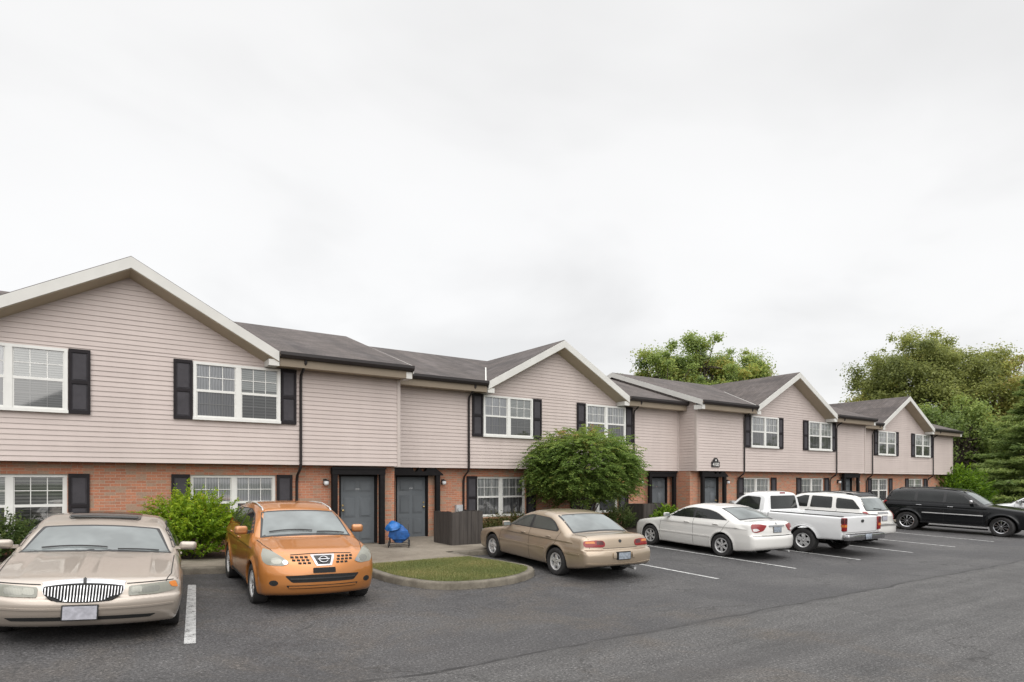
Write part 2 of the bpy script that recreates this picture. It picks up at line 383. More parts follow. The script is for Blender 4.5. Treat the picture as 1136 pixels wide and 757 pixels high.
# ------------------------------------------------------------------ mesh helpers
class MB:
    def __init__(s):
        s.v = []; s.f = []; s.m = []
    def face(s, pts, m=0):
        i = len(s.v); s.v += [tuple(p) for p in pts]
        s.f.append(tuple(range(i, i + len(pts)))); s.m.append(m)
    def box(s, x0, x1, y0, y1, z0, z1, m=0):
        i = len(s.v)
        s.v += [(x0, y0, z0), (x1, y0, z0), (x1, y1, z0), (x0, y1, z0), (x0, y0, z1), (x1, y0, z1), (x1, y1, z1), (x0, y1, z1)]
        for q in ((0, 3, 2, 1), (4, 5, 6, 7), (0, 1, 5, 4), (1, 2, 6, 5), (2, 3, 7, 6), (3, 0, 4, 7)):
            s.f.append(tuple(i + k for k in q)); s.m.append(m)
    def prism(s, lo, hi, m=0):
        """closed solid between two matching loops"""
        n = len(lo); i = len(s.v)
        s.v += [tuple(p) for p in lo] + [tuple(p) for p in hi]
        s.f.append(tuple(i + k for k in reversed(range(n)))); s.m.append(m)
        s.f.append(tuple(i + n + k for k in range(n))); s.m.append(m)
        for k in range(n):
            k2 = (k + 1) % n
            s.f.append((i + k, i + k2, i + n + k2, i + n + k)); s.m.append(m)
    def tube(s, pts, rad, n=8, m=0, cap=True):
        pts = [Vector(p) for p in pts]
        if isinstance(rad, (int, float)): rad = [rad] * len(pts)
        i0 = len(s.v); up = Vector((0.13, 0.27, 0.95))
        for k, p in enumerate(pts):
            t = (pts[min(k + 1, len(pts) - 1)] - pts[max(k - 1, 0)])
            t = t.normalized() if t.length > 1e-9 else Vector((0, 0, 1))
            a = t.cross(up)
            if a.length < 0.05: a = t.cross(Vector((1, 0.2, 0)))
            a.normalize(); b = t.cross(a)
            for j in range(n):
                w = 2 * PI * j / n
                s.v.append(tuple(p + (a * math.cos(w) + b * math.sin(w)) * rad[k]))
        for k in range(len(pts) - 1):
            for j in range(n):
                j2 = (j + 1) % n
                s.f.append((i0 + k * n + j, i0 + k * n + j2, i0 + (k + 1) * n + j2, i0 + (k + 1) * n + j)); s.m.append(m)
        if cap:
            s.f.append(tuple(i0 + j for j in reversed(range(n)))); s.m.append(m)
            e = i0 + (len(pts) - 1) * n
            s.f.append(tuple(e + j for j in range(n))); s.m.append(m)
    def lathe_y(s, prof, cx, cy, cz, n=40, m=0, sgn=1):
        """revolve (radius, y offset) profile about the y axis"""
        i0 = len(s.v)
        for r, y in prof:
            for j in range(n):
                w = 2 * PI * j / n
                s.v.append((cx + r * math.cos(w), cy + sgn * y, cz + r * math.sin(w)))
        for k in range(len(prof) - 1):
            for j in range(n):
                j2 = (j + 1) % n
                q = (i0 + k * n + j, i0 + k * n + j2, i0 + (k + 1) * n + j2, i0 + (k + 1) * n + j)
                s.f.append(q); s.m.append(m)
    def build(s, name, mats, parent=None, smooth=0):
        me = bpy.data.meshes.new(name)
        me.from_pydata(s.v, [], s.f)
        if not isinstance(mats, (list, tuple)): mats = [mats]
        for k in mats: me.materials.append(M[k] if isinstance(k, str) else k)
        if any(s.m): me.polygons.foreach_set('material_index', s.m)
        bm = bmesh.new(); bm.from_mesh(me)
        bmesh.ops.recalc_face_normals(bm, faces=bm.faces)
        if name == 'pane':      # glass faces the street
            bm.faces.ensure_lookup_table()
            for fc in bm.faces:
                fc.normal_update()
                if fc.normal.y > 0: fc.normal_flip()
        bm.to_mesh(me); bm.free()
        if smooth:
            me.polygons.foreach_set('use_smooth', [True] * len(me.polygons))
            me.set_sharp_from_angle(angle=R(smooth))
        o = bpy.data.objects.new(name, me); C.objects.link(o)
        if parent is not None: o.parent = parent
        return o

def bevel_obj(o, w=0.01, seg=2):
    bm = bmesh.new(); bm.from_mesh(o.data)
    bmesh.ops.remove_doubles(bm, verts=bm.verts, dist=1e-5)
    bmesh.ops.bevel(bm, geom=list(bm.edges), offset=w, segments=seg, affect='EDGES', profile=0.5)
    bm.to_mesh(o.data); bm.free()
    o.data.polygons.foreach_set('use_smooth', [True] * len(o.data.polygons))
    o.data.set_sharp_from_angle(angle=R(45))
    return o

def np_mesh(name, verts, faces, mats, parent=None, smooth=False, matidx=None, tint=None):
    """verts (N,3), faces (F,4) or (F,3) arrays"""
    me = bpy.data.meshes.new(name)
    verts = np.asarray(verts, np.float32); faces = np.asarray(faces, np.int32)
    k = faces.shape[1]
    me.vertices.add(len(verts)); me.vertices.foreach_set('co', verts.ravel())
    me.loops.add(faces.size); me.loops.foreach_set('vertex_index', faces.ravel())
    me.polygons.add(len(faces))
    me.polygons.foreach_set('loop_start', np.arange(0, faces.size, k, dtype=np.int32))
    me.polygons.foreach_set('loop_total', np.full(len(faces), k, np.int32))
    for q in (mats if isinstance(mats, (list, tuple)) else [mats]):
        me.materials.append(M[q] if isinstance(q, str) else q)
    if matidx is not None: me.polygons.foreach_set('material_index', np.asarray(matidx, np.int32))
    me.update(calc_edges=True)
    if tint is not None:
        a = me.attributes.new('tint', 'FLOAT', 'POINT'); a.data.foreach_set('value', np.asarray(tint, np.float32))
    if smooth: me.polygons.foreach_set('use_smooth', [True] * len(faces))
    me.validate()
    o = bpy.data.objects.new(name, me); C.objects.link(o)
    if parent is not None: o.parent = parent
    return o

def tag(o, label=None, cat=None, group=None, kind=None):
    if label: o['label'] = label
    if cat: o['category'] = cat
    if group: o['group'] = group
    if kind: o['kind'] = kind
    return o

def empty(name, loc, label, cat, group=None, rz=0.0):
    o = bpy.data.objects.new(name, None); C.objects.link(o)
    o.location = loc; o.rotation_euler = (0, 0, rz); o.empty_display_size = 0.2
    return tag(o, label, cat, group)

def struct(o, label, cat):
    return tag(o, label, cat, None, 'structure')

# ------------------------------------------------------------------ site: x runs along the facade, y towards the building
KERB_Y = 14.6
def gz(x, y):
    """height of the parking lot"""
    return 0.035 * max(y - 9.0, 0.0) + 0.05 * max(3.5 - x, 0.0) * (1 if x > -6 else 0) + (0.475 if x <= -6 else 0)

WALK_Z = 0.345
def sz(x, y):
    """height of walkway and beds (above the kerb)"""
    return 0.335 + 0.045 * max(min(2.5 - x, 4.0), 0.0) + 0.022 * max(min(y, 18.0) - KERB_Y, 0.0)

def sz(x, y):
    return gz(max(x, -5.99), KERB_Y) + 0.14 + 0.022 * max(min(y, 18.5) - KERB_Y, 0.0)

def sheet(name, xs, ys, zf, mat, label, cat, dz=0.0):
    xs = list(xs); ys = list(ys)
    v = [(x, y, zf(x, y) + dz) for y in ys for x in xs]
    n = len(xs); f = []
    for j in range(len(ys) - 1):
        for i in range(n - 1):
            f.append((j * n + i, j * n + i + 1, (j + 1) * n + i + 1, (j + 1) * n + i))
    o = np_mesh(name, v, f, mat)
    return struct(o, label, cat)

# ground that runs to the horizon, lot, walkway, beds
sheet('ground', np.linspace(-700, 900, 17), np.linspace(-600, 900, 16), lambda x, y: -0.12, 'far_ground', 'dark green ground stretching away past the parking lot', 'ground')
sheet('parking_lot', [-90, -40, -6, -3, 0, 3.5, 6, 10, 15, 20, 30, 45, 60, 90, 160], [-70, -20, 0, 5, 9, 11, 13, KERB_Y + 0.03], gz, 'asphalt', 'grey worn asphalt parking lot in front of the row of cars', 'parking lot')
sheet('lawn', [47.9, 52, 60, 80, 160], [KERB_Y + 0.16, 20, 40, 90], lambda x, y: 0.36, 'far_ground', 'dark grass strip past the far end of the building', 'lawn')
sheet('walkway', [-20, -6, -3, 0, 3.5, 8, 12, 20, 30, 40, 60], [KERB_Y + 0.14, 15.4, 16.05], sz, 'walk_concrete', 'pale concrete walkway running along the kerb by the building', 'walkway')

def bed(x0, x1, y1, name='planting_bed', mat='mulch', label='', y0=16.05, dz=0.012):
    xs = [x0] + [k for k in (-6, -3, 0, 3.5) if x0 < k < x1] + [x1]
    return sheet(name, xs, [y0, 17.0, y1], sz, mat, label, 'planting bed' if mat == 'mulch' else 'walkway', dz)
bed(-20, 5.95, 17.28, label='dark mulch bed under the windows of the nearest gable')
bed(10.25, 19.2, 18.38, label='dark mulch bed beneath the small round tree')
bed(23.5, 32.2, 17.48, label='dark mulch bed behind the white pickup and white sedan')
bed(35.2, 48, 18.53, label='dark mulch bed under the far gable behind the black vehicle')
bed(5.95, 10.25, 18.6, 'entry_walk', 'walk_concrete', 'concrete entry slab in front of the two nearest grey doors', dz=0.0)
bed(19.2, 23.5, 18.6, 'entry_walk', 'walk_concrete', 'concrete entry slab in front of the two middle grey doors', dz=0.0)
bed(32.2, 35.2, 18.6, 'entry_walk', 'walk_concrete', 'concrete entry slab by the farthest grey door', dz=0.0)

def smooth_path(pts, per=8):
    """Catmull-Rom through the points"""
    P_ = [Vector((p[0], p[1], 0)) for p in pts]
    out = []
    for i in range(len(P_) - 1):
        a = P_[max(i - 1, 0)]; b = P_[i]; c = P_[i + 1]; d = P_[min(i + 2, len(P_) - 1)]
        for k in range(per):
            t = k / per
            out.append(0.5 * ((2 * b) + (c - a) * t + (2 * a - 5 * b + 4 * c - d) * t * t + (3 * b - a - 3 * c + d) * t ** 3))
    out.append(P_[-1])
    return out

def kerb(name, path, label):
    """extruded kerb; inside lies to the left of the direction of travel"""
    prof = [(0.0, -0.15), (0.0, 0.10), (0.012, 0.128), (0.035, 0.14), (0.155, 0.142), (0.155, -0.15)]
    v = []; f = []; n = len(prof)
    for i, p in enumerate(path):
        t = path[min(i + 1, len(path) - 1)] - path[max(i - 1, 0)]; t.normalize()
        nx, ny = -t.y, t.x
        wob = 0.006 * math.sin(i * 1.7) + 0.004 * math.sin(i * 0.37)
        for d, h in prof:
            d2 = d + (wob if h > -0.1 else 0)
            v.append((p.x + nx * d2, p.y + ny * d2, gz(p.x, p.y) + h))
    for i in range(len(path) - 1):
        for k in range(n - 1):
            f.append((i * n + k, (i + 1) * n + k, (i + 1) * n + k + 1, i * n + k + 1))
    o = np_mesh(name, v, f, 'kerb_concrete')
    return struct(o, label, 'kerb')

isl = [(5.5, 14.62), (5.48, 13.2), (5.58, 12.0), (6.02, 11.1), (6.85, 10.78), (7.75, 10.88), (8.5, 11.3), (8.86, 11.85), (8.8, 12.6), (8.5, 13.8), (8.42, 14.62)]
ipath = smooth_path(isl, 8)
def straight(x0, x1):
    n = max(2, int(abs(x1 - x0) / 0.6)); return [Vector((x0 + (x1 - x0) * i / n, KERB_Y, 0)) for i in range(n + 1)]
kerb('kerb', straight(-20, 5.48), 'straight concrete kerb behind the nose-out champagne and orange cars')
kerb('kerb', ipath, 'curved concrete kerb round the small grass island')
kerb('kerb', straight(8.44, 60), 'straight concrete kerb running past the parked cars to the right')

def inset(path, d):
    out = []
    for i, p in enumerate(path):
        t = path[min(i + 1, len(path) - 1)] - path[max(i - 1, 0)]; t.normalize()
        out.append((p.x - t.y * d, p.y + t.x * d))
    return out
iin = inset(ipath, 0.15)
def isl_z(x, y): return gz(x, y) + 0.128 + 0.02 * math.exp(-((x - 7.2) ** 2 + (y - 12.4) ** 2) / 1.2)
def fill(poly, zf, step=0.22):
    """triangulated patch of a plan polygon following zf"""
    pts = [Vector(p) for p in poly]; n = len(pts)
    xs = [p[0] for p in poly]; ys = [p[1] for p in poly]
    grid = [Vector((x, y)) for x in np.arange(min(xs), max(xs), step) for y in np.arange(min(ys), max(ys), step)]
    grid = [g for g in grid if in_poly(g.x, g.y, poly) and min((g - p).length for p in pts) > step * 0.4]
    v, e, t, *_ = geometry.delaunay_2d_cdt(pts + grid, [(i, (i + 1) % n) for i in range(n)], [], 1, 1e-6)
    return [(p.x, p.y, zf(p.x, p.y)) for p in v], t
def in_poly(x, y, poly):
    c = False; j = len(poly) - 1
    for i in range(len(poly)):
        xi, yi = poly[i]; xj, yj = poly[j]
        if (yi > y) != (yj > y) and x < (xj - xi) * (y - yi) / (yj - yi) + xi: c = not c
        j = i
    return c
GB = 13.75
gpoly = [p for p in iin if p[1] < GB]
gpoly = [(gpoly[0][0], GB)] + gpoly + [(gpoly[-1][0], GB)]
v, t = fill(gpoly, isl_z); o = np_mesh('island_soil', v, t, 'soil'); struct(o, 'earth under the grass of the kerbed island', 'soil')
cpoly = [p for p in iin if p[1] >= GB]
k = len(cpoly) // 2
left = [p for p in cpoly if p[0] < 7]; right = [p for p in cpoly if p[0] >= 7]
cpoly = [(left[-1][0], GB)] + [(right[0][0], GB)] + [(p[0], p[1]) for p in right] + [(right[-1][0], KERB_Y + 0.1398), (left[0][0], KERB_Y + 0.1398)] + [(p[0], p[1]) for p in left]
v, t = fill(cpoly, lambda x, y: gz(x, y) + 0.138, 0.4); o = np_mesh('walkway', v, t, 'walk_concrete'); struct(o, 'pale concrete behind the grass island joining the walkway', 'walkway')

# grass blades
def grass():
    xs = [p[0] for p in gpoly]; ys = [p[1] for p in gpoly]
    N = 90000
    px = RNG.uniform(min(xs), max(xs), N); py = RNG.uniform(min(ys), max(ys), N)
    keep = np.array([in_poly(a, b_, gpoly) for a, b_ in zip(px, py)])
    px, py = px[keep], py[keep]; n = len(px)
    pz = np.array([isl_z(a, b_) for a, b_ in zip(px, py)])
    patch = 0.5 + 0.5 * np.sin(px * 2.1 + 1.3 * np.sin(py * 1.7)) * np.cos(py * 2.6 + px)
    hgt = RNG.uniform(0.022, 0.055, n) * (0.75 + 0.4 * patch)
    ang = RNG.uniform(0, 2 * PI, n); lean = RNG.uniform(0.1, 0.9, n) * hgt; w = RNG.uniform(0.002, 0.0042, n)
    dx, dy = np.cos(ang), np.sin(ang)
    base = np.stack([px, py, pz - 0.004], 1)
    side = np.stack([-dy * w, dx * w, 0 * w], 1)
    tip = base + np.stack([dx * lean, dy * lean, hgt], 1)
    V = np.stack([base - side, base + side, tip], 1).reshape(-1, 3)
    F = np.arange(n * 3).reshape(n, 3)
    tn = np.clip(0.30 + 0.35 * patch + RNG.normal(0, 0.14, n) + 0.22 * (RNG.random(n) < 0.12), 0, 1)
    o = np_mesh('grass', V, F, 'grass_blade', tint=np.repeat(tn, 3))
    tag(o, 'short green and straw coloured grass on the kerbed island', 'grass', None, 'stuff')
grass()

# painted stall lines
def stall(x0, y0, x1, y1, label, w=0.105):
    a = Vector((x0, y0)); b = Vector((x1, y1)); d = (b - a).normalized(); nrm = Vector((-d.y, d.x)) * w / 2
    ys = np.linspace(0, 1, 22); v = []
    for t in ys:
        p = a.lerp(b, t); q = p + nrm; r = p - nrm
        v += [(q.x, q.y, gz(q.x, q.y) + 0.006), (r.x, r.y, gz(r.x, r.y) + 0.006)]
    f = [(2 * i, 2 * i + 1, 2 * i + 3, 2 * i + 2) for i in range(21)]
    o = np_mesh('parking_line', v, f, 'road_paint')
    struct(o, label, 'parking line'); o['group'] = 'painted parking lines'
stall(1.42, 9.05, 2.13, 13.35, 'wide white parking line between the champagne sedan and the orange car', 0.135)
for x, lab in ((11.95, 'white parking line on the far side of the tan sedan'), (14.93, 'white parking line along the near side of the white sedan'),
               (18.02, 'white parking line between the white sedan and the pickup'), (21.1, 'white parking line just past the white pickup'),
               (24.06, 'white parking line just past the white wagon'), (27.27, 'white parking line nearest the black vehicle'),
               (33.6, 'white parking line beyond the black vehicle')):
    stall(x, 9.12, x, 14.2, lab)

# ------------------------------------------------------------------ the building
bld = empty('apartment_building', (14, 20, 0.3), 'long two storey row of brick and pink beige siding townhomes with four white gables', 'apartment building')
BO = Vector((14, 20, 0.3))
def part(mb, name, mats, parent=bld, smooth=0):
    o = mb.build(name, mats, None, smooth)
    o.parent = parent
    o.matrix_parent_inverse = Matrix.Translation(-BO)
    return o
def sub(mb, name, mats, parent, smooth=0):
    o = mb.build(name, mats, None, smooth)
    o.parent = parent
    return o

SB = 2.57          # bottom of the siding
EV = 5.36          # eave (roof surface)
RZ = 7.10          # ridge
RISE = 0.1115       # course height
REC = 0.32         # ground floor set back under the upper floor
OH = 0.45
SL = (RZ - EV) / (4.6 + OH)
SECT = [  # x0, x1, front plane, gable roof centre, window centre, downspouts, doors (door centre, portal left, portal right)
    dict(x0=-6.0, x1=8.03, f=16.95, g=1.42, w=1.50, ds=[5.24], doors=[(6.955, 6.12, 7.62)], dark=[0]),
    dict(x0=8.03, x1=21.07, f=18.05, g=14.60, w=14.73, ds=[10.96, 18.42], doors=[(9.14, 8.30, 9.98), (20.20, 19.42, 20.98)], dark=[]),
    dict(x0=21.07, x1=34.35, f=17.15, g=27.62, w=27.80, ds=[24.12, 31.5], doors=[(22.35, 21.52, 23.06), (33.15, 32.42, 33.92)], dark=[]),
    dict(x0=34.35, x1=47.55, f=18.20, g=40.65, w=41.0, ds=[37.17, 44.68], doors=[], dark=[]),
]
GH = 3.14          # half width of a gable at the eave
GA = 7.06          # gable apex
GS = (GA - EV) / GH

def wall_open(mb, x0, x1, z0, z1, y, holes, depth):
    """brick front with real openings and reveals"""
    xs = sorted({x0, x1, *[h[0] for h in holes], *[h[1] for h in holes]})
    zs = sorted({z0, z1, *[h[2] for h in holes], *[h[3] for h in holes]})
    for i in range(len(xs) - 1):
        for j in range(len(zs) - 1):
            cx, cz = (xs[i] + xs[i + 1]) / 2, (zs[j] + zs[j + 1]) / 2
            if any(h[0] < cx < h[1] and h[2] < cz < h[3] for h in holes): continue
            mb.face([(xs[i], y, zs[j]), (xs[i + 1], y, zs[j]), (xs[i + 1], y, zs[j + 1]), (xs[i], y, zs[j + 1])])
    for a, b, c, d in holes:
        y2 = y + depth
        mb.face([(a, y, c), (a, y, d), (a, y2, d), (a, y2, c)]); mb.face([(b, y, c), (b, y2, c), (b, y2, d), (b, y, d)])
        mb.face([(a, y, d), (b, y, d), (b, y2, d), (a, y2, d)]); mb.face([(a, y, c), (a, y2, c), (b, y2, c), (b, y, c)])
        mb.face([(a, y2, c), (b, y2, c), (b, y2, d), (a, y2, d)])

def laps(mb, o, u, n, rng, z0, z1, seed=0):
    """lapped siding: each course leans out at its foot. o origin, u along, n outward, rng(z) -> extent"""
    z = z0; rnd = random.Random(seed)
    while z < z1 - 1e-6:
        zt = min(z + RISE, z1)
        a0, a1 = rng(z + 0.001); b0, b1 = rng(zt)
        if a1 - a0 < 0.02: break
        if b1 - b0 < 0: b0 = b1 = (b0 + b1) / 2
        def P(s, zz, out): return (o[0] + u[0] * s + n[0] * out, o[1] + u[1] * s + n[1] * out, zz)
        j = rnd.uniform(-0.0015, 0.0015)
        mb.face([P(a0, z, 0.020 + j), P(a1, z, 0.020 + j), P(b1, zt, 0.004), P(b0, zt, 0.004)])
        mb.face([P(a0, z, 0.004), P(a1, z, 0.004), P(a1, z, 0.020 + j), P(a0, z, 0.020 + j)])
        z = zt

def blindmat(i):
    return ['blind_grey', 'blind_pale', 'curtain_white', 'room_dark'][i]

def window(xc, z0, z1, yf, kinds, w=2.0, screen=(True, True), grid_low=(True, True)):
    """twin double-hung window: frame > two panes (upper, lower), blinds"""
    x0, x1 = xc - w / 2, xc + w / 2
    mb = MB(); e = 0.062; m = 0.06
    mb.box(x0, x0 + e, yf, yf + 0.075, z0, z1); mb.box(x1 - e, x1, yf, yf + 0.075, z0, z1)
    mb.box(x0 + e, x1 - e, yf, yf + 0.075, z1 - e, z1)
    mb.box(x0 - 0.012, x1 + 0.012, yf - 0.012, yf + 0.075, z0 - 0.02, z0 + 0.045)
    mb.box(xc - m, xc + m, yf + 0.002, yf + 0.075, z0 + 0.045, z1 - e)
    zm = (z0 + z1) / 2
    for a, b in ((x0 + e, xc - m), (xc + m, x1 - e)):
        mb.box(a, b, yf + 0.014, yf + 0.062, zm - 0.03, zm + 0.028)
        # lower sash stiles, set forward a little
        for q0, q1, r0, r1 in ((a, a + 0.03, z0 + 0.045, zm - 0.03), (b - 0.03, b, z0 + 0.045, zm - 0.03)):
            mb.box(q0, q1, yf + 0.02, yf + 0.06, r0, r1)
        mb.box(a + 0.03, b - 0.03, yf + 0.02, yf + 0.06, z0 + 0.045, z0 + 0.085)
        for q0, q1, r0, r1 in ((a, a + 0.022, zm + 0.028, z1 - e), (b - 0.022, b, zm + 0.028, z1 - e)):
            mb.box(q0, q1, yf + 0.032, yf + 0.062, r0, r1)
        for zlo, zhi, g in ((z0 + 0.085, zm - 0.03, grid_low), (zm + 0.028, z1 - e, (True, True))):
            if not g[0 if a < xc - w / 4 else 1]: continue
            for k in (1, 2):
                x = a + (b - a) * k / 3
                mb.box(x - 0.009, x + 0.009, yf + 0.034, yf + 0.048, zlo, zhi)
            zc = (zlo + zhi) / 2
            mb.box(a + 0.023, b - 0.023, yf + 0.036, yf + 0.046, zc - 0.009, zc + 0.009)
    win = part(mb, 'window', 'window_white')
    for k, (a, b) in enumerate(((x0 + e, xc - m), (xc + m, x1 - e))):
        p = MB(); p.face([(a, yf + 0.041, zm), (b, yf + 0.041, zm), (b, yf + 0.041, z1 - e), (a, yf + 0.041, z1 - e)]); sub(p, 'pane', 'pane_clear', win)
        p = MB(); p.face([(a, yf + 0.031, z0 + 0.05), (b, yf + 0.031, z0 + 0.05), (b, yf + 0.031, zm), (a, yf + 0.031, zm)])
        sub(p, 'pane', 'pane_screen' if screen[k] else 'pane_clear', win)
        kd = kinds[k]
        p = MB(); yb = yf + 0.066
        if kd < 0:   # blind half raised: dark room below
            p.face([(a, yb, zm + 0.1), (b, yb, zm + 0.1), (b, yb, z1 - e), (a, yb, z1 - e)], 0)
            p.face([(a, yb, z0), (b, yb, z0), (b, yb, zm + 0.1), (a, yb, zm + 0.1)], 1)
            sub(p, 'blind', [blindmat(0), blindmat(3)], win)
        else:
            p.face([(a, yb, z0), (b, yb, z0), (b, yb, z1 - e), (a, yb, z1 - e)])
            sub(p, 'blind', blindmat(kd), win)
    return win

def shutter(x0, x1, z0, z1, yb):
    mb = MB(); e = 0.055; d = 0.042; zm = z0 + (z1 - z0) * 0.49
    mb.box(x0, x0 + e, yb - d, yb, z0, z1, 0); mb.box(x1 - e, x1, yb - d, yb, z0, z1, 0)
    for a, b in ((z0, z0 + 0.075), (zm - 0.035, zm + 0.035), (z1 - 0.075, z1)): mb.box(x0 + e, x1 - e, yb - d, yb, a, b, 0)
    for a, b in ((z0 + 0.075, zm - 0.035), (zm + 0.035, z1 - 0.075)):
        mb.box(x0 + e, x1 - e, yb - 0.016, yb, a, b, 1)
        mb.box(x0 + e + 0.025, x1 - e - 0.025, yb - 0.030, yb - 0.016, a + 0.025, b - 0.025, 1)
    part(mb, 'shutter', ['shutter_frame', 'shutter_panel'])

def downspout(x, f):
    mb = MB(); r = 0.036
    pts = [(x, f - OH - 0.03, 5.22), (x, f - OH - 0.02, 5.12), (x, f - 0.09, 4.86), (x, f - 0.065, 4.72), (x, f - 0.065, SB + 0.02), (x, f - 0.03, SB - 0.10), (x, f + REC - 0.10, SB - 0.27), (x, f + REC - 0.05, SB - 0.42), (x, f + REC - 0.05, 0.50), (x, f + REC - 0.22, 0.40)]
    mb.tube(pts, r, 4)
    part(mb, 'downspout', 'gutter')

def lamp(x, y, z=2.12):
    mb = MB()
    mb.box(x - 0.045, x + 0.045, y - 0.025, y, z - 0.06, z + 0.09)
    mb.tube([(x, y - 0.02, z + 0.06), (x, y - 0.09, z + 0.085), (x, y - 0.12, z + 0.06)], 0.016, 6)
    mb.tube([(x, y - 0.12, z + 0.075), (x, y - 0.12, z + 0.05), (x, y - 0.12, z + 0.035)], [0.02, 0.075, 0.08], 12)
    l = part(mb, 'wall_lamp', 'black_plastic')
    g = MB(); g.tube([(x, y - 0.12, z + 0.034), (x, y - 0.12, z - 0.02), (x, y - 0.12, z - 0.065), (x, y - 0.12, z - 0.085)], [0.066, 0.072, 0.055, 0.02], 14)
    sub(g, 'lamp_shade', 'lamp_glass', l, 40)

def door(xc, px0, px1, f, fancy):
    yb = f + REC; w = 0.5; z0 = 0.415; z1 = 2.285
    # panelled leaf
    mb = MB(); y = yb + 0.09
    mb.box(xc - w, xc + w, y, y + 0.045, z0, z1)
    for r0, r1 in ((0.10, 0.60), (0.74, 1.30), (1.44, 1.76)):
        for sx in (-1, 1):
            a, b = (xc - 0.40, xc - 0.06) if sx < 0 else (xc + 0.06, xc + 0.40)
            mb.box(a, b, y - 0.008, y, z0 + r0, z0 + r1)
            mb.box(a + 0.035, b - 0.035, y - 0.020, y - 0.008, z0 + r0 + 0.035, z0 + r1 - 0.035)
    d = part(mb, 'door', 'door'); bevel_obj(d, 0.006, 1)
    h = MB(); hx = xc - 0.43 if not fancy else xc + 0.43
    h.tube([(hx, y - 0.001, z0 + 0.93), (hx, y - 0.03, z0 + 0.93), (hx, y - 0.04, z0 + 0.93), (hx, y - 0.065, z0 + 0.93), (hx, y - 0.075, z0 + 0.93)], [0.03, 0.012, 0.028, 0.03, 0.012], 12)
    h.tube([(hx, y - 0.001, z0 + 1.07), (hx, y - 0.02, z0 + 1.07)], 0.026, 12)
    sub(h, 'handle', 'brass', d, 40)
    k = MB(); k.box(xc - 0.06, xc + 0.06, y - 0.006, y - 0.001, z0 + 1.50, z0 + 1.53); k.tube([(xc, y - 0.006, z0 + 1.515), (xc, y - 0.02, z0 + 1.515)], 0.014, 8)
    sub(k, 'door_knocker', 'chrome', d)
    # dark frame in the brick opening
    fr = MB(); t = 0.06
    for a, b in ((xc - w - t, xc - w), (xc + w, xc + w + t)): fr.box(a, b, yb + 0.012, yb + 0.14, z0, z1 + t)
    fr.box(xc - w, xc + w, yb + 0.012, yb + 0.14, z1, z1 + t)
    part(fr, 'door_frame', 'black_wood')
    s = MB(); s.box(xc - w - t, xc + w + t, yb - 0.04, yb + 0.135, z0 - 0.06, z0 - 0.003); part(s, 'door_step', 'kerb_concrete')
    # porch portal under the overhang
    po = MB(); y0, y1 = f + 0.05, f + 0.17
    po.box(px0, px0 + 0.14, y0, y1, 0.38, 2.33); po.box(px1 - 0.14, px1, y0, y1, 0.38, 2.33)
    if fancy:
        # header with two scallops along its top edge and a sloped end
        n = 9; L = [(px0 - 0.03, 2.33), (px1 + 0.10, 2.33), (px1 + 0.10, 2.37), (px1 - 0.17, 2.56)]
        for cx in (xc + 0.26, xc - 0.02):
            for k_ in range(n + 1):
                a = k_ / n * PI; L.append((cx + 0.10 * math.cos(a), 2.56 - 0.12 * math.sin(a)))
        L += [(px0 - 0.03, 2.56)]
        po.prism([(x, y0 - 0.015, z) for x, z in L], [(x, y1 + 0.01, z) for x, z in L])
    else:
        po.box(px0 - 0.01, px1 + 0.01, y0 - 0.012, y1 + 0.01, 2.33, 2.52)
        po.box(px0 - 0.03, px1 + 0.03, y0 - 0.03, y0 - 0.012, 2.475, 2.535)
    part(po, 'portal', 'black_wood')

